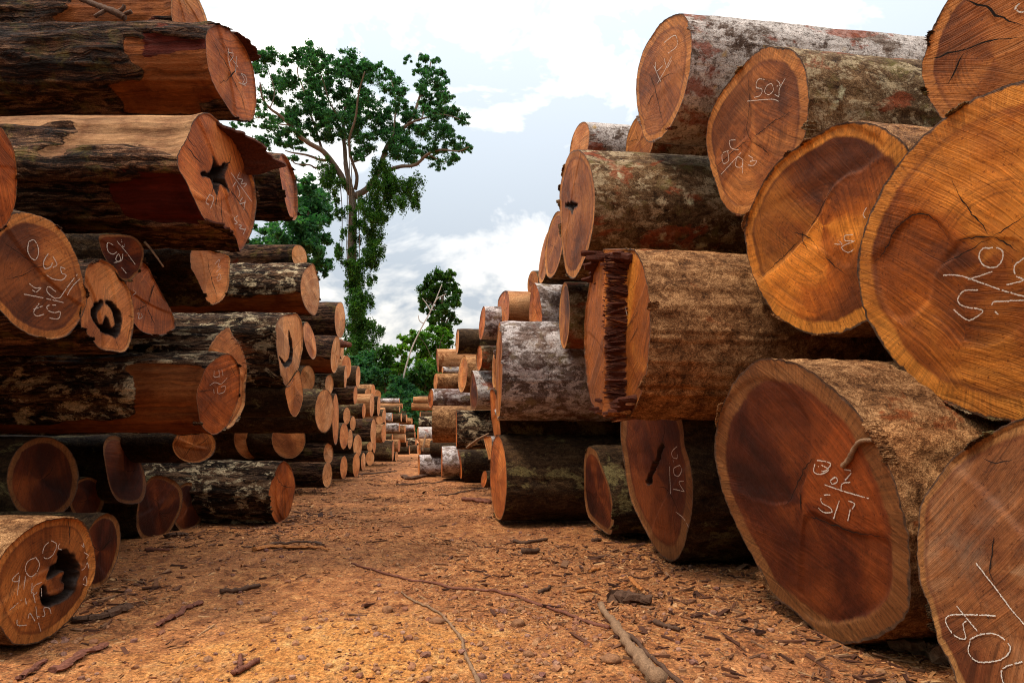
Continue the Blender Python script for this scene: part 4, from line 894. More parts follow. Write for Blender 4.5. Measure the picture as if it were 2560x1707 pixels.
flap(g, 84, 150, .05, .27, .06, 'bark_flap', BARK['furrow'], .3, 4, .0, -.02)
flap(g, -118, -62, .03, .10, .04, 'torn_lip', BARK['furrow'], .4, 8, .0)
g = LOGS['L2']
flap(g, 95, 135, .04, .10, .03, 'bark_flap', BARK['furrow'], .4, 5, .02)
splinters(LOGS['L12'], 'splinter_fringe', rimxy(LOGS['L12'], 100, 150), 16, .12, .006, M_SPLINT, 11)
# ================================================================ GROUND
def gz(x, y):
    x = np.asarray(x, float); y = np.asarray(y, float)
    P = np.column_stack([x.ravel(), y.ravel(), 0 * x.ravel()])
    near = sstep(60, 12, P[:, 1])
    h = .09 * (fbm(P * .55 + 3, 301, 3) - .5) + .045 * (fbm(P * 2.3, 302, 3) - .5) * near + .022 * (fbm(P * 9, 303, 2) - .5) * near
    # sandy hump and gravelly ridge in the foreground
    h = h + .05 * np.exp(-(((P[:, 0] + .75) / .75) ** 2 + ((P[:, 1] - 3.3) / .45) ** 2))
    return h.reshape(x.shape) - .015

def build_ground():
    xs = np.r_[np.linspace(-400, -13, 14), np.linspace(-12, -5, 50), np.linspace(-4.95, 4.5, 300), np.linspace(4.6, 12, 50), np.linspace(13, 400, 14)]
    ys = np.r_[np.linspace(-60, .5, 14), np.linspace(1.0, 2.35, 14), np.linspace(2.4, 6.5, 210), np.linspace(6.56, 16, 150), np.linspace(16.3, 45, 70), np.linspace(50, 1500, 24)]
    XX, YY = np.meshgrid(xs, ys)
    ZZ = gz(XX, YY)
    V = np.column_stack([XX.ravel(), YY.ravel(), ZZ.ravel()])
    t = NT('red clay soil strewn with sawdust'); o = t.obj()
    n1 = t.noise(o, 1.1, 6, .65, .3); n2 = t.noise(o, 9, 5, .7); n3 = t.noise(o, 46, 4, .75); n4 = t.noise(t.scale(o, (1, .35, 1)), 5, 5, .7)
    col = t.ramp(n2, (.36, (.17, .055, .020)), (.5, (.50, .20, .070)), (.64, (.70, .35, .14)))
    col = t.mix(t.ramp(n1, (.38, 0.), (.62, .75)), col, t.ramp(n4, (.38, (.24, .080, .034)), (.62, (.64, .29, .125))))
    # yellow sand patch in the foreground
    mp = t.n('ShaderNodeMapping')
    mp.vector_type = 'POINT'
    t.put(mp.inputs[0], o)
    mp.inputs['Location'].default_value = (.85 * .66, -3.12 * .95, 0); mp.inputs['Scale'].default_value = (.66, .95, 0)
    dd = t.math('ADD', t.vmath('LENGTH', mp.outputs[0]), t.math('MULTIPLY_ADD', t.noise(o, 2.4, 7, .7), 2.0, -1.0))
    sm = t.ramp(dd, (.25, 1.), (.85, 0.))
    sand = t.ramp(n2, (.3, (.50, .18, .042)), (.5, (.70, .32, .095)), (.72, (.78, .47, .20)))
    col = t.mix(t.math('MULTIPLY', sm, .92), col, sand)
    grain = t.ramp(n3, (.36, .28), (.5, .95), (.64, 1.45))
    col = t.mix(.8, col, t.mix(1.0, col, grain, 'MULTIPLY'))
    col = t.mix(.5, col, t.mix(1.0, col, t.ramp(t.voro(o, 60, 'F1', 0), (.15, 1.3), (.6, .5)), 'MULTIPLY'))
    col = t.mix(1.0, col, (.93, .85, .75), 'MULTIPLY')
    nb = t.bump(n3, .9, .02); nb = t.bump(n2, .7, .05, nb)
    m = t.done(col, nb, .95)
    g = mesh_obj('ground', V, grid_faces(len(ys), len(xs), False), m)
    g['kind'] = 'structure'
build_ground()

def g3(p, lift=0.0):
    p = np.asarray(p, float)
    return np.column_stack([p[:, 0], p[:, 1], gz(p[:, 0], p[:, 1]) + lift])

# ---- loose chips and crumbs: nobody could count them
def island_mat(name, cols, rough=.9, pat=30):
    t = NT(name)
    ri = t.n('ShaderNodeNewGeometry').outputs['Random Per Island']
    stops = [(i / (len(cols) - 1), c) for i, c in enumerate(cols)]
    c = t.ramp(ri, *stops)
    n = t.noise(t.obj(), pat, 3, .7)
    return t.done(t.mix(1.0, c, t.ramp(n, (.3, .6), (.7, 1.25)), 'MULTIPLY'), None, rough)

def chips(name, n, ys, lens, asp, thick, cols, tilt=.22, sd=1, dens=None):
    rg = np.random.default_rng(sd)
    y = ys[0] * (ys[1] / ys[0]) ** rg.uniform(0, 1, n)
    half = np.minimum(.86 * y + .3, 4.2 + .04 * y)
    x = rg.uniform(-1, 1, n) * half - .12 * np.maximum(y - 5, 0)
    if dens is not None:
        k = rg.uniform(0, 1, n) < dens(x, y); x, y = x[k], y[k]; n = len(x)
    L = rg.uniform(*lens, n) * (.75 + .06 * y) * rg.choice([.5, .8, 1, 1.7], n, p=[.35, .35, .22, .08])
    W = L * rg.uniform(*asp, n); T = thick * rg.uniform(.5, 1.6, n)
    a = rg.uniform(0, 2 * np.pi, n); tl = rg.normal(0, tilt, n); rl = rg.normal(0, tilt, n)
    ax = np.stack([np.cos(a) * np.cos(tl), np.sin(a) * np.cos(tl), np.sin(tl)], -1)
    bx = np.stack([-np.sin(a) * np.cos(rl), np.cos(a) * np.cos(rl), np.sin(rl)], -1)
    cx = np.cross(ax, bx)
    c = np.column_stack([x, y, gz(x, y) + T * .45])
    k = rg.uniform(.3, 1, (n, 1))
    V = np.empty((n, 8, 3))
    for i, (u, v, w) in enumerate([(-1, -1, -1), (1, -1, -1), (1, 1, -1), (-1, 1, -1), (-1, -1, 1), (1, -1, 1), (1, 1, 1), (-1, 1, 1)]):
        vv = v * (k if u > 0 else rg.uniform(.5, 1, (n, 1)))
        V[:, i] = c + ax * (u * L / 2 * rg.uniform(.7, 1, n))[:, None] + bx * (vv * W[:, None] / 2) + cx * (w * T / 2)[:, None]
    f = np.array([(0, 3, 2, 1), (4, 5, 6, 7), (0, 1, 5, 4), (1, 2, 6, 5), (2, 3, 7, 6), (3, 0, 4, 7)])
    Fq = (np.arange(n)[:, None, None] * 8 + f[None]).reshape(-1, 4)
    o = mesh_obj(name, V.reshape(-1, 3), Fq, island_mat(name + ' wood', cols), None, False)
    o['kind'] = 'stuff'
    return o
BROWNS = [(0.056, 0.016, 0.006), (0.190, 0.058, 0.019), (0.359, 0.130, 0.041), (0.483, 0.200, 0.073), (0.112, 0.034, 0.015), (0.583, 0.280, 0.111), (0.247, 0.090, 0.036), (0.644, 0.370, 0.171)]
def dens_chip(x, y):
    sandy = np.exp(-(((x + .95) / .9) ** 2 + ((y - 3.1) / .6) ** 2) * 1.2)
    right = sstep(-.2, 1.2, x) * .75 + .3
    return np.clip((.25 + right * .75) * (1 - .97 * sandy) * (.25 + 1.25 * ((fbm(np.column_stack([x, y, 0 * x]) * .7, 78, 3) > .5) * .8)) * (.5 + 1.1 * fbm(np.column_stack([x, y, 0 * x]) * 1.6, 77, 2)), 0.02, 1)
chips('wood_chips', 60000, (2.3, 16), (.02, .06), (.12, .42), .004, BROWNS, .25, 1, dens_chip)
chips('sawdust_shavings', 34000, (2.3, 9), (.007, .018), (.3, .8), .0025, [(.36, .125, .042), (.46, .20, .078), (.24, .075, .028), (.54, .29, .13)], .3, 2, dens_chip)
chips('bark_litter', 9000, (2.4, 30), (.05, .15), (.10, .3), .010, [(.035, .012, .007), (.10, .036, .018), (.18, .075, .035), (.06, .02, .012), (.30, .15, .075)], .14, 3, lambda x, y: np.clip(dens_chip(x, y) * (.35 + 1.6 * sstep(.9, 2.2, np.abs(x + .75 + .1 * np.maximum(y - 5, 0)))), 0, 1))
chips('splinter_litter', 9000, (2.4, 14), (.05, .11), (.04, .10), .005, [(.45, .24, .11), (.30, .13, .055), (.12, .045, .02), (.55, .33, .17)], .14, 9, dens_chip)

def crumbs(name, n, ys, size, cols, sd, dens):
    rg = np.random.default_rng(sd)
    y = ys[0] * (ys[1] / ys[0]) ** rg.uniform(0, 1, n)
    x = rg.uniform(-1, 1, n) * np.minimum(.86 * y + .3, 4)
    k = rg.uniform(0, 1, n) < dens(x, y); x, y = x[k], y[k]; n = len(x)
    s = size[0] * (size[1] / size[0]) ** (rg.uniform(0, 1, n) ** 2.2)
    d = np.array([(1, 0, 0), (-1, 0, 0), (0, 1, 0), (0, -1, 0), (0, 0, 1), (0, 0, -1), (.6, .6, .6), (-.6, .6, .6), (.6, -.6, .6), (-.6, -.6, .6), (.6, .6, -.6), (-.6, .6, -.6), (.6, -.6, -.6), (-.6, -.6, -.6)])
    f = []
    ax = {0: (6, 8, 12, 10), 1: (7, 11, 13, 9), 2: (6, 10, 11, 7), 3: (8, 9, 13, 12), 4: (6, 7, 9, 8), 5: (10, 12, 13, 11)}
    for k_, q in ax.items():
        for i in range(4): f.append((k_, q[i], q[(i + 1) % 4]))
    f = np.array(f)
    V = d[None] * rg.uniform(.65, 1.25, (n, 14, 1)) * s[:, None, None] * np.array([1, 1, .75])
    a = rg.uniform(0, 6.28, n); c, sn = np.cos(a)[:, None], np.sin(a)[:, None]
    V = np.stack([V[..., 0] * c - V[..., 1] * sn, V[..., 0] * sn + V[..., 1] * c, V[..., 2]], -1)
    V += np.column_stack([x, y, gz(x, y) + s * .25])[:, None]
    o = mesh_obj(name, V.reshape(-1, 3), (np.arange(n)[:, None, None] * 14 + f[None]).reshape(-1, 3), island_mat(name + ' earth', cols, .95, 60), None, False)
    o['kind'] = 'stuff'
def dens_cr(x, y):
    ridge = np.exp(-(((x - .05) / 1.0) ** 2 + ((y - 3.35) / .55) ** 2))
    return np.clip(.12 + ridge * .9 + .2 * (vnoise(np.column_stack([x, y, 0 * x]) * 2, 5) > .55), 0, 1)
crumbs('clay_crumbs', 9000, (2.4, 9), (.005, .026), [(.22, .085, .05), (.34, .15, .075), (.42, .22, .10), (.17, .07, .055), (.38, .20, .13)], 4, dens_cr)
crumbs('gravel', 2600, (2.4, 7), (.006, .02), [(.16, .06, .028), (.28, .12, .055), (.36, .18, .09), (.11, .045, .025)], 6, dens_cr)

# ---- single sticks, bark strips and stones
def stick(label, z, pts, r0, r1, mat, name='stick', cat='stick', lift=.0, sd=0, flat=1.0, n=6):
    P = np.array([ground_at(a, b, z) for a, b in pts])
    P = spline(g3(P), 6)
    rg = np.random.default_rng(sd + 3)
    m = len(P)
    P[:, 2] = gz(P[:, 0], P[:, 1]) + max(r0, r1) * .7 * flat + lift
    P[:, :2] += rg.normal(0, min(r0, r1) * .35, (m, 2)); P[:, 2] += np.abs(rg.normal(0, min(r0, r1) * .3, m))
    c = P[0].copy()
    V, Fq = tube(P - c, np.linspace(r0, r1, m) * rg.uniform(.85, 1.12, m), n, .22, sd)
    V = np.asarray(V)
    if flat != 1.0:
        base = np.interp(np.arange(len(V)) // n, np.arange(m), (P - c)[:, 2]) if m > 1 else 0
        V[:, 2] = base + (V[:, 2] - base) * flat
    o = mesh_obj(name, V, Fq, mat, None, flat == 1.0)
    o.location = c
    return tag(o, label, cat)
stick('long thin reddish stick running across the path foreground toward the right', 'a4', [(385, 462), (520, 500), (700, 535), (900, 570), (1100, 590), (1250, 625), (1450, 685), (1600, 735), (1760, 795)], .008, .012, M_STICKR, sd=1)
stick('thin dark stick beside the thick pale branch at the bottom edge', 'a4', [(1850, 835), (1950, 915), (2050, 1000), (2150, 1090)], .012, .012, M_STICKD, sd=2)
stick('curved pale twig bending down across the sandy patch', 'a4', [(650, 600), (690, 640), (770, 682), (860, 730), (920, 800), (970, 880), (1000, 970), (1040, 1030), (1070, 1095)], .005, .011, M_STICK, sd=3)
stick('thick pale branch pointing out of the bottom edge, right of centre', 'a4', [(1715, 685), (1780, 780), (1850, 880), (1920, 980), (2020, 1095)], .018, .042, M_STICK, 'branch', 'branch', sd=4)
stick('split bark strip with an orange inner side, left of the path middle', 'a4', [(-130, 380), (-20, 368), (120, 372), (255, 386)], .05, .02, M_ORSPL, 'bark_strip', 'bark strip', sd=5, flat=.45)
stick('dark bark sheath lying along the orange split strip', 'a4', [(-135, 372), (0, 360), (170, 352), (230, 372)], .03, .02, M_STICKD, 'bark_strip', 'bark strip', .02, sd=6, flat=.5)
stick('short brown stick near the thick ground log', 'a4', [(975, 108), (1050, 112), (1125, 122)], .035, .03, M_STICKR, sd=7)
stick('dark branch piece with a side twig, in front of the shadowed low log', 'a4', [(1250, 325), (1330, 332), (1430, 318)], .022, .018, M_STICKD, sd=8)
stick('knotty dark bark lump on the path, below the side twig piece', 'a4', [(1290, 392), (1340, 390), (1382, 378)], .03, .022, M_STICKD, 'bark_piece', 'bark piece', sd=9)
stick('small square dark chip in front of the low red log', 'a4', [(1665, 316), (1715, 312)], .022, .02, M_STICKD, 'bark_piece', 'bark piece', sd=10)
stick('dark soggy wood chunk with an orange chip on it, right foreground', 'a4', [(1785, 640), (1850, 652), (1920, 655), (1990, 665)], .055, .035, M_STICKD, 'wood_chunk', 'wood chunk', sd=11, flat=.8)
stick('bright orange wood chip leaning on the dark chunk', 'a4', [(1872, 560), (1900, 590), (1930, 622)], .02, .014, M_ORSPL, 'wood_chip', 'wood chip', .05, sd=12, flat=.7)
stick('orange brown splinter left of the dark chunk', 'a4', [(1590, 598), (1640, 592), (1690, 588)], .012, .009, M_ORSPL, 'splinter', 'splinter', sd=13)
stick('little orange chip in front of the gashed log', 'a4', [(1655, 492), (1690, 482), (1712, 478)], .016, .01, M_ORSPL, 'wood_chip', 'wood chip', sd=14)
stick('dark stick fragment lying among chips, centre right', 'a4', [(1385, 605), (1420, 585), (1445, 568)], .016, .012, M_STICKD, sd=15)
stick('flat dark bark scrap lying near the bottom right branch', 'a4', [(2005, 755), (2060, 780), (2135, 808)], .018, .012, M_STICKD, 'bark_piece', 'bark piece', sd=16)
stick('long brown bark splinter in the left foreground', 'z3', [(930, 1220), (1040, 1160), (1130, 1110), (1195, 1090)], .018, .024, M_STICKR, 'bark_strip', 'bark strip', sd=17, flat=.6)
stick('black soaked plank piece by the bottom hollow log', 'z3', [(430, 1190), (560, 1175), (680, 1150), (745, 1130)], .03, .05, M_STICKD, 'plank_piece', 'plank piece', sd=18, flat=.5)
stick('orange brown slab splinter near the bottom left corner', 'z3', [(330, 1485), (450, 1430), (560, 1370), (620, 1335)], .03, .02, M_STICKR, 'splinter', 'splinter', sd=19, flat=.5)
stick('slender splinter crossing the bottom left corner', 'z3', [(120, 1520), (200, 1470), (275, 1425)], .02, .015, M_STICKR, 'splinter', 'splinter', sd=20, flat=.6)
stick('red chip standing on the sand patch', 'z3', [(1400, 1505), (1460, 1482), (1545, 1455)], .016, .014, M_STICKR, 'wood_chip', 'wood chip', sd=21)
stick('upright red flake next to the red chip on the sand', 'z3', [(1415, 1485), (1430, 1450), (1435, 1415)], .012, .01, M_STICKR, 'wood_chip', 'wood chip', sd=22)
stick('dark branch piece left of the sandy hump', 'z3', [(1330, 1028), (1440, 1005), (1550, 982)], .02, .014, M_STICKD, sd=23)
stick('dark splinter heap on the path edge beneath the shadowed left logs', 'z3', [(985, 705), (1050, 695), (1110, 688)], .04, .03, M_STICKD, 'bark_piece', 'bark piece', sd=24, flat=.6)
stick('rusty splinter in the shade left of the path', 'z3', [(870, 790), (940, 785), (1005, 782)], .018, .014, M_STICKR, 'splinter', 'splinter', sd=25)
stick('splintered log stub at the foot of the big red log end', 'a3', [(865, 1418), (960, 1425), (1050, 1445), (1130, 1480)], .035, .06, M_STICK, 'splintered_stub', 'wood stub', sd=26, flat=.8)
stick('long dark bark ribbon on the far path, upper', 'z5', [(100, 1210), (220, 1205), (330, 1195), (440, 1188)], .05, .03, M_STICKD, 'bark_strip', 'bark strip', sd=27, flat=.5)
stick('dark bark heap in front of the short pale ground log', 'z5', [(500, 1235), (560, 1240), (680, 1222), (790, 1218)], .08, .05, M_STICKD, 'bark_strip', 'bark strip', sd=28, flat=.6)
stick('long thin bark ribbon on the far path, lower', 'z5', [(430, 1280), (600, 1275), (800, 1262), (910, 1262)], .03, .02, M_STICKD, 'bark_strip', 'bark strip', sd=29, flat=.5)
stick('bark sliver lying before the dark ochre ended log', 'z5', [(770, 1365), (900, 1355), (1090, 1330)], .025, .02, M_STICKD, 'bark_strip', 'bark strip', sd=30, flat=.5)
stick('brown root piece at the foot of the thick ground log', 'z5', [(960, 1408), (1070, 1412), (1180, 1418)], .045, .03, M_STICKR, 'root_piece', 'root piece', sd=31, flat=.7)

def stone(label, z, x, y, r, sd, flat=.7):
    c = ground_at(x, y, z); c[2] = gz(np.array([c[0]]), np.array([c[1]]))[0] + r * flat * .4
    th = np.linspace(0, np.pi, 9)[1:-1]; ph = np.arange(14) * 2 * np.pi / 14
    T, Pp = np.meshgrid(th, ph, indexing='ij')
    D = np.stack([np.sin(T) * np.cos(Pp), np.sin(T) * np.sin(Pp), np.cos(T)], -1).reshape(-1, 3)
    D = np.vstack([D, [[0, 0, 1], [0, 0, -1]]])
    k = .75 + .5 * vnoise(D * 2.1 + sd * 7, sd)
    V = D * k[:, None] * r * np.array([1, .85, flat])
    f = list(map(tuple, grid_faces(7, 14).tolist())) + [(j, 98, (j + 1) % 14) for j in range(14)] + [(84 + j, 84 + (j + 1) % 14, 99) for j in range(14)]
    o = mesh_obj('stone', V, f, M_STONE, None, True); o.location = c
    return tag(o, label, 'stone')
stone('egg shaped pale stone in the crumbly soil right of the curved twig', 'a4', 1325, 935, .028, 1)
stone('flat round clod beside the curved twig', 'a4', 838, 775, .045, 2, .4)
stone('purple brown stone above the crumbly soil, near the long stick', 'a4', 1290, 690, .026, 3)
stone('double lump of reddish stone at the centre of the crumbly soil', 'a4', 1275, 772, .04, 4)
stone('brown clod on the upper left of the sand patch', 'a4', 575, 715, .036, 5)
stone('small grey stone left of the long stick start', 'a4', 155, 518, .022, 6)
stone('dark pebble at the edge of the sand patch', 'a4', 1080, 962, .02, 7)
stone('round clod lying at the bottom edge among chips', 'a4', 1765, 972, .05, 8, .5)
stone('whitish stone in the left foreground beside the sand', 'z3', 1585, 1200, .035, 9)

# twigs and stakes that hang or lean on the stacks
def free_twig(label, pts, r0, r1, mat, name='twig', sd=0, sub=()):
    P = spline(np.array([at(*p) if len(p) == 4 else p for p in pts]), 6); c = P[0].copy()
    V, Fq = tube(P - c, np.linspace(r0, r1, len(P)), 6, .2, sd)
    V = list(V)
    for s in sub:
        Q = spline(np.array([at(*p) for p in s]), 4) - c
        v, f = tube(Q, np.linspace(r0 * .6, r1 * .5, len(Q)), 5, .2, sd + 1)
        b = len(V); V += list(v); Fq = Fq + [tuple(i + b for i in q) for q in f]
    o = mesh_obj(name, V, Fq, mat, None, True); o.location = c
    return tag(o, label, 'twig' if name == 'twig' else name)
free_twig('slanted pale twig leaning between the dark ground log and the thick brown one', [(995, 1000, 10.2, 'z5'), (1040, 965, 10.0, 'z5'), (1080, 935, 9.8, 'z5'), (1165, 890, 9.4, 'z5')], .022, .014, M_STICK)
free_twig('upright pale stake at the far end of the right stack', [(1060, 1215, 18.5, 'a7'), (1080, 1110, 18.5, 'a7'), (1100, 1010, 18.6, 'a7')], .03, .03, M_STICK, 'stake')
free_twig('crooked bare branch lying over the highest left log', [(520, -10, 5.25, 'z1'), (600, 22, 5.2, 'z1'), (680, 55, 5.15, 'z1'), (760, 85, 5.1, 'z1'), (815, 120, 5.1, 'z1')], .022, .030, M_STICKD, 'branch', 3,
          [[(760, 85, 5.1, 'z1'), (800, 60, 5.1, 'z1'), (812, 35, 5.1, 'z1')], [(700, 65, 5.15, 'z1'), (650, 90, 5.1, 'z1'), (620, 110, 5.1, 'z1')], [(790, 105, 5.1, 'z1'), (860, 75, 5.1, 'z1')]])
free_twig('thin twig dangling in the dark gap under the largest left log', [(945, 275, 4.6, 'z2'), (1000, 340, 4.6, 'z2'), (1068, 438, 4.6, 'z2')], .010, .006, M_STICK)
def on_log(key, pts, z, off):
    g = LOGS[key]; q = g.onface(g.p2l(pts, z)[:, :2], off)
    return [g.C + g.X * a + g.Y * b + g.Z * c for a, b, c in q]
free_twig('grey root strand hanging over the big red log end', on_log('R2', [(800, 455), (745, 460), (712, 500), (690, 545), (663, 575)], 'a3', .014), .010, .013, M_STICK)
free_twig('red splinter sticking out of the shoulder logs toward the trees', [(845, 628, 13.2, 'z4'), (905, 630, 13.0, 'z4')], .09, .05, M_STICKR, 'splinter')
# ================================================================ TREES
def leaf_mat(name, cols, trans=.45):
    t = NT(name)
    ri = t.n('ShaderNodeNewGeometry').outputs['Random Per Island']
    n = t.noise(t.obj(), .45, 3, .6)
    f = t.math('ADD', t.math('MULTIPLY', ri, .55), t.math('MULTIPLY', n, .5), clamp=True)
    c = t.ramp(f, *[(.2 + .62 * i / (len(cols) - 1), q) for i, q in enumerate(cols)])
    t.put(t.b.inputs['Base Color'], c); t.b.inputs['Roughness'].default_value = .6
    tr = t.n('ShaderNodeBsdfTranslucent'); t.put(tr.inputs[0], t.mix(1.0, c, (1.0, 1.25, .55), 'MULTIPLY'))
    mx = t.n('ShaderNodeMixShader'); mx.inputs[0].default_value = trans
    t.t.links.new(t.b.outputs[0], mx.inputs[1]); t.t.links.new(tr.outputs[0], mx.inputs[2]); t.t.links.new(mx.outputs[0], t.out.inputs[0])
    return t.m
LEAF = dict(deep=leaf_mat('deep green leaves', [(.012, .058, .026), (.028, .115, .046), (.065, .185, .055)]),
            mid=leaf_mat('mid green leaves', [(.012, .050, .010), (.034, .110, .018), (.080, .175, .022)]),
            bright=leaf_mat('bright green leaves', [(.022, .085, .008), (.060, .175, .012), (.14, .26, .020)]))
M_TRUNK = bark_mat('pale tree bark', (.08, .065, .05), (.20, .165, .13), (.36, .31, .26), stretch=.2, bumpd=.03, moss=(.06, .09, .025))
M_LIMB = plain('limb bark', (.13, .092, .062), .9, .4, 6)
M_WHITE = plain('bleached dead wood', (.40, .375, .34), .9, .35, 8)

def leaves(name, clumps, d, spread, per, size, mat, parent, sd, zc='s', droop=.0, flat=.75, dark=0):
    """many small leaf faces gathered in pads through each clump"""
    rg = np.random.default_rng(sd)
    C, Nn = [], []
    for c in clumps:
        x, y, r = c[:3]; z = c[3] if len(c) > 3 else zc
        s = ZOOM[z][2]
        dd = d + rg.normal(0, spread)
        ctr = at(x, y, dd, z); rm = 1.12 * r * s / F * dd
        k = max(5, int(6 + rm * rm * 4))
        # pads inside the clump
        u = rg.normal(0, 1, (k, 3)); u /= np.linalg.norm(u, axis=1)[:, None]
        pads = ctr + u * (rg.uniform(.1, 1.15, k) ** .6 * rm)[:, None] * np.array([1, 1, .8])
        n = int(per * rm * rm * 4.6) + 25
        w = rg.integers(0, k, n)
        pr = rm * rg.uniform(.16, .46, k)
        v = rg.normal(0, .55, (n, 3)) * pr[w][:, None] * np.array([1, 1, flat])
        if droop: v[:, 2] -= np.abs(rg.normal(0, droop, n)) * rm
        C.append(pads[w] + v)
        nn = rg.normal(0, 1, (n, 3)); nn[:, 2] = np.abs(nn[:, 2]) + .35
        Nn.append(nn)
    C = np.concatenate(C); Nn = np.concatenate(Nn)
    n = len(C)
    Nn /= np.linalg.norm(Nn, axis=1)[:, None]
    a = np.cross(Nn, rg.normal(0, 1, (n, 3))); a /= np.linalg.norm(a, axis=1)[:, None] + 1e-9
    b = np.cross(Nn, a)
    s = size * rg.uniform(.55, 1.35, n)[:, None]
    V = np.empty((n, 4, 3))
    V[:, 0] = C - a * s * .6; V[:, 1] = C - b * s * .32 + Nn * s * .08; V[:, 2] = C + a * s * .6 - Nn * s * .05; V[:, 3] = C + b * s * .32 + Nn * s * .08
    org = np.array(parent.location) if parent is not None else np.zeros(3)
    V -= org
    return mesh_obj(name, V.reshape(-1, 3), np.arange(n * 4).reshape(n, 4), mat, parent, False)

def limb(name, pts, d, r0, r1, mat, parent, z='a5', dy=0, sd=0, n=8):
    m = len(pts)
    P = np.array([at(x, y, d + dy * (i / (m - 1)), z) for i, (x, y) in enumerate(pts)]) - np.array(parent.location)
    P = spline(P, 6)
    V, Fq = tube(P, np.linspace(r0, r1, len(P)), n, .08, sd)
    return mesh_obj(name, V, Fq, mat, parent, True)

def tree_root(name, label, cat, x, d, z, group=None):
    p = at(x, 0, d, z); p[2] = 0
    return empty(name, label, cat, Matrix.Translation(Vector(p)), group)

# ---- the tall vine hung tree
D0 = 60.0
T = tree_root('rainforest_tree', 'very tall rainforest tree with spreading crown and vine covered trunk', 'tree', 838, D0, 'a5')
tp = [(838, 1080), (840, 1180), (838, 1300), (835, 1450), (838, 1568)]
trunk = [(a, b, 'a5') for a, b in tp] + [(830, 640, 'a6'), (835, 800, 'a6'), (845, 1000, 'a6'), (852, 1250, 'a6'), (858, 1560, 'a6'), (860, 1770, 'a6')]
P = spline(np.array([at(x, y, D0, z) for x, y, z in trunk]) - np.array(T.location), 6)
V, Fq = tube(P, np.linspace(.36, .62, len(P)), 14, .06, 1)
mesh_obj('trunk', V, Fq, M_TRUNK, T, True, {'bare': np.zeros(len(V)), 'bare2': np.zeros(len(V))})
LIMBS = [([(845, 1085), (790, 985), (740, 900), (690, 830), (640, 775), (560, 730), (490, 680), (430, 610), (370, 550), (300, 500), (250, 430), (235, 330)], .34, .06, -5),
         ([(690, 830), (640, 838), (540, 805), (450, 790), (400, 775)], .15, .05, 3), ([(680, 870), (600, 888), (560, 870), (470, 862), (440, 830)], .11, .04, -3),
         ([(840, 1060), (800, 900), (790, 780), (780, 650), (790, 500), (830, 350), (820, 200)], .26, .06, 3),
         ([(858, 1030), (868, 940), (830, 820), (820, 700), (860, 560), (880, 400), (920, 260)], .18, .05, -4),
         ([(850, 1075), (930, 1030), (990, 950), (1030, 850), (1070, 740), (1120, 670), (1200, 600), (1250, 510), (1280, 420), (1330, 300), (1350, 200)], .32, .06, 4),
         ([(1030, 950), (1080, 905), (1150, 880), (1250, 868), (1330, 800), (1420, 770), (1530, 780), (1600, 750)], .22, .04, -4),
         ([(1180, 620), (1250, 580), (1290, 570), (1305, 510)], .12, .05, 0), ([(840, 850), (900, 830), (960, 790)], .12, .04, 2),
         ([(640, 770), (600, 640), (560, 520), (520, 380), (480, 240), (560, 130)], .13, .04, 5), ([(430, 610), (350, 600), (250, 560), (150, 580)], .08, .03, 2),
         ([(1200, 600), (1320, 560), (1430, 540), (1540, 570)], .10, .03, -3), ([(1100, 690), (1120, 520), (1110, 380), (1080, 290)], .11, .03, 3),
         ([(300, 500), (330, 400), (300, 280), (250, 180)], .07, .03, 2), ([(790, 600), (700, 480), (640, 300), (600, 180)], .10, .03, -3),
         ([(1330, 800), (1440, 850), (1480, 830)], .07, .03, 1), ([(1280, 420), (1400, 400), (1460, 440)], .06, .03, 2)]
for i, (p, a, b, dy) in enumerate(LIMBS):
    limb('limb', p, D0, a, b, M_LIMB, T, 'a5', dy, i)
for i, (x0, y0, x1, y1) in enumerate([(800, 880, 795, 1560), (812, 700, 815, 1400), (870, 1050, 885, 1650), (930, 1050, 935, 1500), (990, 1030, 985, 1420), (760, 1000, 770, 1450), (830, 860, 822, 1250), (1040, 960, 1035, 1250)]):
    limb('liana', [(x0, y0), (.6 * x0 + .4 * x1 + 8, .6 * y0 + .4 * y1), (x1, y1)], D0 - 1.2, .05, .03, M_LIMB, T, 'a5', 0, i, 5)
CROWN = [(200,150,60),(280,160,70),(370,170,60),(410,210,40),(230,220,50),(330,310,60),(400,340,70),(300,400,60),(460,300,40),(500,150,50),(580,130,60),(560,200,70),(630,190,50),(640,260,50),(590,330,70),(560,390,70),(680,330,60),(720,390,70),(800,170,45),(860,200,70),(740,230,60),(820,260,80),(920,230,70),(960,290,70),(880,320,60),(900,400,60),(960,440,50),(1080,290,45),(1120,340,50),(1060,400,50),(1150,390,45),(1130,470,50),
(1200,180,30),(1300,190,45),(1380,200,36),(1280,270,46),(1360,300,60),(1440,330,36),(1300,370,52),(1400,400,52),(1340,450,54),(1450,460,54),(1490,420,28),(1420,530,62),(1500,560,54),(1570,570,36),(1350,560,52),(1250,520,62),(1180,530,54),(1200,620,55),(1300,660,64),(1400,640,64),(1480,690,64),(1550,740,46),(1600,760,32),(1420,760,54),(1480,830,54),(1400,870,44),(1330,800,54),
(1050,560,60),(980,550,70),(1000,640,60),(1080,620,60),(1120,700,80),(1180,780,80),(1080,780,60),(1240,830,60),(860,500,80),(780,480,80),(680,520,80),(720,580,70),(820,580,80),(640,590,60),(600,500,70),(520,490,70),(450,510,60),(400,550,50),(480,570,60),(540,630,60),(440,640,60),(350,640,56),(300,600,46),(260,540,46),(230,470,36),(300,700,54),(370,720,46),(440,730,46),(270,740,36),(520,700,46),(600,680,38),(700,680,56),(780,680,56),(860,680,76),(920,740,56),(880,800,46),(180,600,36),(100,610,36),(70,650,36),(460,830,34),(530,860,26)]
rgc = np.random.default_rng(8)
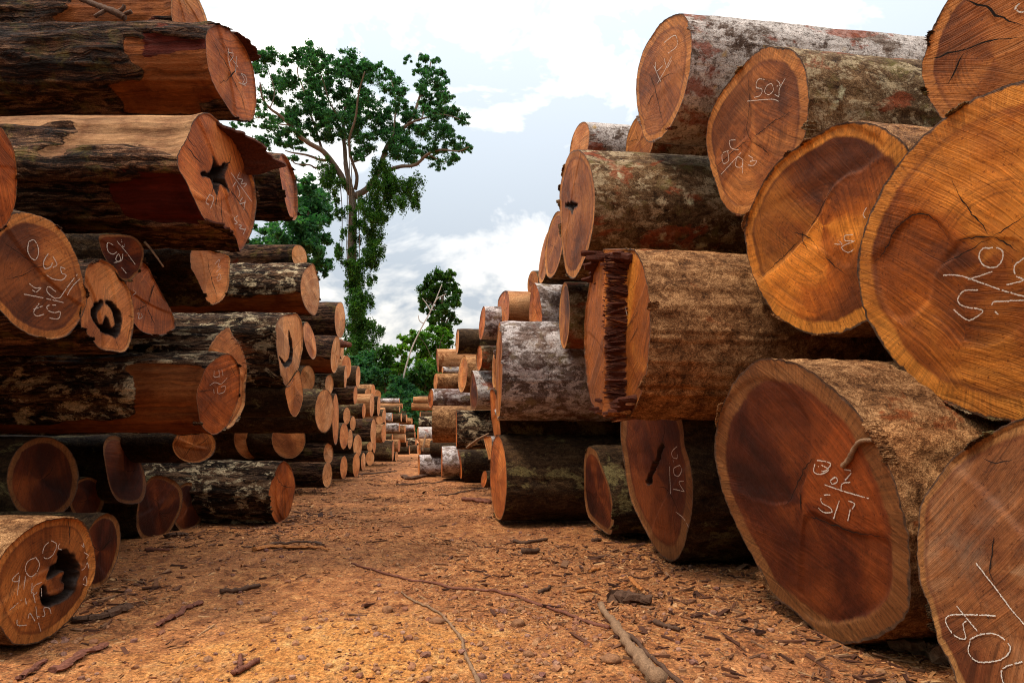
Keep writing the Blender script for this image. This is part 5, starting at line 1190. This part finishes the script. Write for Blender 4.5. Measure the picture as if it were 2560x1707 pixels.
CROWN = CROWN + [(x + rgc.normal(0, 38), y + rgc.normal(0, 30), r * .7) for x, y, r in CROWN if r > 44]
leaves('crown', CROWN, D0, 3.0, 185, .20, LEAF['deep'], T, 11, 'a5', 0, .6)
VINE = [(680,870,60),(700,940,66),(660,980,40),(760,980,36),(1000,860,56),(1050,920,76),(1120,960,76),(1180,1000,66),(1230,1060,46),(1250,1110,34),(1230,960,56),(1150,1080,54),(1060,1030,66),(1000,1000,50),(960,1080,54),(1020,1120,54),(1100,1130,44),(740,1100,28),(760,1180,34),(940,1170,44),(1000,1200,54),(950,1280,50),(1000,1320,44),(960,1380,54),(780,1300,32),(760,1400,34),(740,1450,34),(940,1450,54),(1000,1430,44),(860,1530,60),(720,1040,36),(900,1240,40)]
VINE6 = [(x, y, r) for y, x, r in [(60, 800, 34), (130, 826, 34), (200, 790, 30), (270, 838, 34), (340, 812, 36), (430, 800, 44), (480, 840, 44), (560, 820, 50), (660, 850, 50), (20, 850, 34)]] + [(720,100,28),(900,60,50),(960,120,54),(1020,120,34),(950,250,54),(980,320,44),(720,360,34),(760,440,36),(900,420,54),(960,460,36),(820,520,54),(800,600,54),(900,560,46),(960,560,28),(800,700,64),(880,720,54),(930,700,46),(820,800,64),(900,840,54),(960,900,54),(1000,920,28),(800,900,76),(860,980,86),(940,980,56),(780,1020,60),(840,1100,96),(920,1120,80),(820,650,50),(830,750,60),(840,880,60)]
leaves('vine_foliage', [(*c, 'a5') for c in VINE] + [(*c, 'a6') for c in VINE6], D0 - 1.5, .9, 240, .19, LEAF['mid'], T, 12, 'a5', .5, 1.0)

# ---- other trees
def tree(name, label, clumps, d, mat, size, per, z, tx, sd, trunk_r=.25, spread=1.5, limbs=(), flat=.75, group='trees beyond the log yard'):
    T = tree_root(name, label, 'tree', tx, d, z, group)
    ys = [c[1] for c in clumps]; p0 = at(tx, min(ys) + .35 * (max(ys) - min(ys)), d, z) - np.array(T.location)
    V, Fq = tube(spline([(0, 0, -.3), (p0[0] * .4 + .1, 0, p0[2] * .5), p0], 6), np.linspace(trunk_r, trunk_r * .4, 13), 10, .08, sd)
    mesh_obj('trunk', V, Fq, M_LIMB, T, True)
    rg = np.random.default_rng(sd)
    for i in range(5):
        c = clumps[rg.integers(len(clumps))]
        q = at(c[0], c[1], d + rg.normal(0, spread), z) - np.array(T.location)
        V, Fq = tube(spline([p0 * .75, .5 * (p0 * .9 + q), q], 5), np.linspace(trunk_r * .35, .03, 11), 6, .1, sd + i)
        mesh_obj('limb', V, Fq, M_LIMB, T, True)
    leaves('crown', clumps, d, spread, per, size, mat, T, sd, z, 0, flat)
    return T
tree('leafy_tree', 'large dense tree rising behind the middle left logs', [(520,980,60),(560,1030,80),(500,1100,100),(600,1100,80),(630,1170,64),(560,1200,100),(640,1240,60),(450,1250,110),(300,1300,74),(340,1380,84),(420,1350,104),(560,1330,104),(640,1330,54),(520,1450,104),(610,1420,74),(640,1510,64),(655,1555,36),(400,1450,80),(300,1450,90),(560,1540,80),(450,1560,90)], 42, LEAF['deep'], .27, 190, 'a5', 480, 31, .35)
tree('leafy_tree', 'small dark tree glimpsed through the gap beneath the largest left log', [(160,1400,56),(190,1430,46),(110,1440,50),(200,1280,18),(60,1480,60),(140,1480,60)], 48, LEAF['deep'], .26, 190, 'a5', 130, 32, .2)
rt = tree('leafy_tree', 'lone rounded tree standing out against the sky right of centre', [(1440,540,52),(1380,570,46),(1500,560,52),(1340,630,54),(1420,640,66),(1500,640,54),(1545,660,34),(1310,720,46),(1290,770,34),(1340,690,40),(1390,660,50),(1460,600,44),(1440,780,50),(1400,860,40),(1470,900,40),(1400,730,56),(1480,740,66),(1540,720,46),(1340,800,34),(1430,820,54),(1500,830,44),(1450,890,44),(1550,870,24),(1370,870,34),(1300,690,30),(1450,950,50)], 70, LEAF['mid'], .34, 130, 'a6', 1440, 33, .3, 1.2)
dead = tree_root('dead_tree', 'slender bleached dead tree leaning right in front of the green trees', 'tree', 1125, 47, 'a6')
limb('trunk', [(1122, 1440), (1150, 1330), (1175, 1220), (1200, 1130), (1240, 1020), (1310, 880), (1360, 790), (1400, 700), (1440, 600)], 47, .075, .03, M_WHITE, dead, 'a6', 0, 1)
limb('limb', [(1360, 790), (1330, 740), (1300, 700)], 47, .05, .025, M_WHITE, dead, 'a6', 0, 2)
limb('limb', [(1385, 735), (1410, 700), (1470, 670)], 47, .05, .025, M_WHITE, dead, 'a6', 0, 3)
limb('limb', [(1310, 880), (1280, 860), (1270, 820)], 47, .05, .025, M_WHITE, dead, 'a6', 0, 4)
BUSH = [
 ('broad dark bush at the foot of the tall vine hung tree', [(830,1160,100),(880,1220,100),(800,1250,90),(960,1250,80),(900,1330,80),(830,1330,80),(960,1330,70),(840,1400,90)], 50, 'deep', 880),
 ('loose airy bush in the middle of the green gap', [(1020,1110,66),(1050,1060,40),(1080,1180,76),(1000,1180,60),(1000,1330,74),(1060,1270,80),(990,1250,60)], 52, 'mid', 1030),
 ('yellowish bush just left of the leaning dead trunk', [(1150,1100,44),(1185,1060,44),(1150,1180,64),(1130,1250,60),(1190,1150,40)], 50, 'bright', 1150),
 ('bright green bushy tree under the lone rounded tree', [(1250,960,46),(1180,1000,44),(1230,1010,50),(1100,1060,40),(1300,1000,66),(1380,960,60),(1450,960,60),(1500,1000,54),(1520,1100,64),(1400,1060,84),(1300,1100,76),(1450,1160,84),(1350,1180,80)], 54, 'bright', 1400),
 ('dense mid green bush behind the upper right logs', [(1350,1230,84),(1250,1230,76),(1300,1330,90),(1380,1300,70),(1430,1260,80),(1230,1310,60),(1460,1350,70)], 49, 'mid', 1320),
 ('dark low bush behind the far end of the path', [(1180,1330,80),(1110,1330,74),(1080,1400,70),(1160,1420,64),(1230,1400,60),(1020,1420,60),(1300,1420,70),(1370,1400,60)], 46, 'deep', 1170),
 ('small dark shrub between the far ends of the two stacks', [(1220,1440,44),(1250,1480,40),(1200,1490,36),(1240,1530,40),(1210,1560,40),(1260,1590,40),(1290,1540,36),(1180,1600,40),(1230,1640,36)], 40, 'deep', 1220),
]
for i, (lab, cl, d, m, tx) in enumerate(BUSH):
    tree('bush', lab, cl, d, LEAF[m], .27, 190, 'a6', tx, 50 + i, .12, 1.0, group='bushes at the end of the path')
fo = [(x, y + 20 * math.sin(x), 95) for x in range(-300, 1900, 70) for y in (1280, 1370, 1450, 1530, 1610)]
o = leaves('forest', fo, 80, 4, 60, .7, LEAF['deep'], None, 77, 'a6', 0, 1); o['kind'] = 'stuff'

# leaf ring added out of view behind the camera to block low sky light
def unseen_sky_blocker():
    rg = np.random.default_rng(5); n = 15000
    a = np.pi * 1.5 + rg.uniform(-1, 1, n) * R(105)
    r = rg.uniform(20, 30, n); z = rg.uniform(0, 1, n) ** .8 * (11 + 4 * np.sin(a * 9) + 2 * np.sin(a * 23))
    C = np.column_stack([r * np.cos(a), r * np.sin(a) , z])
    u = rg.normal(0, 1, (n, 3)); u /= np.linalg.norm(u, axis=1)[:, None]
    w_ = np.cross(u, rg.normal(0, 1, (n, 3))); w_ /= np.linalg.norm(w_, axis=1)[:, None]
    s = rg.uniform(.35, .8, n)[:, None]
    V = np.stack([C - u * s, C - w_ * s * .5, C + u * s, C + w_ * s * .5], 1)
    o = mesh_obj('unseen_sky_blocker', V.reshape(-1, 3), np.arange(n * 4).reshape(n, 4), LEAF['deep'], None, False); o['kind'] = 'stuff'
unseen_sky_blocker()

# ================================================================ LIGHT, SKY, CAMERA
SUN_EL, SUN_AZ = 62.0, 236.0     # azimuth measured clockwise from +Y: behind the camera, a little to the left
w = bpy.data.worlds.new('World'); S.world = w; w.use_nodes = True
nt = w.node_tree; nt.nodes.clear()
N = lambda ty, **k: (lambda n: [setattr(n, a, b) for a, b in k.items()] and n or n)(nt.nodes.new(ty))
out = N('ShaderNodeOutputWorld'); bg = N('ShaderNodeBackground'); bg.inputs[1].default_value = .1
sky = N('ShaderNodeTexSky', sky_type='NISHITA'); sky.sun_disc = False
sky.sun_elevation = R(SUN_EL); sky.sun_rotation = R(SUN_AZ); sky.air_density = 1.0; sky.dust_density = 2.5; sky.ozone_density = 1.0
tc = N('ShaderNodeTexCoord')
mp = N('ShaderNodeMapping'); mp.inputs['Scale'].default_value = (1.0, 1.0, 1.7); mp.inputs['Location'].default_value = (.37, .1, .2)
nt.links.new(tc.outputs['Generated'], mp.inputs[0])
n1 = N('ShaderNodeTexNoise'); n1.inputs['Scale'].default_value = 3.4; n1.inputs['Detail'].default_value = 6; n1.inputs['Roughness'].default_value = .58; n1.inputs['Distortion'].default_value = .35
nt.links.new(mp.outputs[0], n1.inputs['Vector'])
cr = N('ShaderNodeValToRGB'); cr.color_ramp.elements[0].position = .46; cr.color_ramp.elements[1].position = .60
nt.links.new(n1.outputs[0], cr.inputs[0])
n2 = N('ShaderNodeTexNoise'); n2.inputs['Scale'].default_value = 5.5; n2.inputs['Detail'].default_value = 7
nt.links.new(mp.outputs[0], n2.inputs['Vector'])
cr2 = N('ShaderNodeValToRGB'); e = cr2.color_ramp.elements
e[0].position = .35; e[0].color = (11.5, 11.1, 10.5, 1); e[1].position = .58; e[1].color = (16, 14.9, 13.2, 1)
nt.links.new(n2.outputs[0], cr2.inputs[0])
veil = N('ShaderNodeMix', data_type='RGBA'); veil.inputs[0].default_value = .85; veil.inputs[7].default_value = (6.0, 6.6, 7.2, 1)
nt.links.new(sky.outputs[0], veil.inputs[6])
mx = N('ShaderNodeMix', data_type='RGBA')
nt.links.new(cr.outputs[0], mx.inputs[0]); nt.links.new(veil.outputs[2], mx.inputs[6]); nt.links.new(cr2.outputs[0], mx.inputs[7])
sx = N('ShaderNodeSeparateXYZ'); nt.links.new(tc.outputs['Generated'], sx.inputs[0])
gm = N('ShaderNodeMapRange'); gm.inputs['From Min'].default_value = 0; gm.inputs['From Max'].default_value = 1; gm.inputs['To Min'].default_value = .55; gm.inputs['To Max'].default_value = 2.45
nt.links.new(sx.outputs['Z'], gm.inputs['Value'])
gv = N('ShaderNodeMix', data_type='RGBA', blend_type='MULTIPLY'); gv.inputs[0].default_value = 1
nt.links.new(mx.outputs[2], gv.inputs[6]); nt.links.new(gm.outputs[0], gv.inputs[7])
nt.links.new(gv.outputs[2], bg.inputs[0]); nt.links.new(bg.outputs[0], out.inputs[0])

sd_ = bpy.data.lights.new('sun', 'SUN'); sd_.energy = 2.4; sd_.angle = R(10); sd_.color = (1.0, .89, .71)
so = bpy.data.objects.new('sun', sd_); COL.objects.link(so)
v = Vector((math.sin(R(SUN_AZ)) * math.cos(R(SUN_EL)), math.cos(R(SUN_AZ)) * math.cos(R(SUN_EL)), math.sin(R(SUN_EL))))
so.rotation_euler = v.to_track_quat('Z', 'Y').to_euler(); so.location = v * 40

cd = bpy.data.cameras.new('camera'); cam = bpy.data.objects.new('camera', cd); COL.objects.link(cam)
cd.sensor_width = 36; cd.lens = 36 * F / 2560; cd.shift_y = (HY - 853.5) / 2560; cd.clip_end = 5000; cd.clip_start = .05
cam.location = (0, 0, H); cam.rotation_euler = (R(90), 0, 0)
S.camera = cam
S.view_settings.view_transform = 'Standard'; S.view_settings.look = 'None'; S.view_settings.exposure = .15; S.view_settings.gamma = 1
S.render.engine = 'CYCLES'
S.cycles.max_bounces = 6; S.cycles.diffuse_bounces = 1
S.cycles.use_denoising = True; S.cycles.denoising_prefilter = 'NONE'
S.cycles.pixel_filter_type = 'BLACKMAN_HARRIS'; S.cycles.filter_width = 1.1
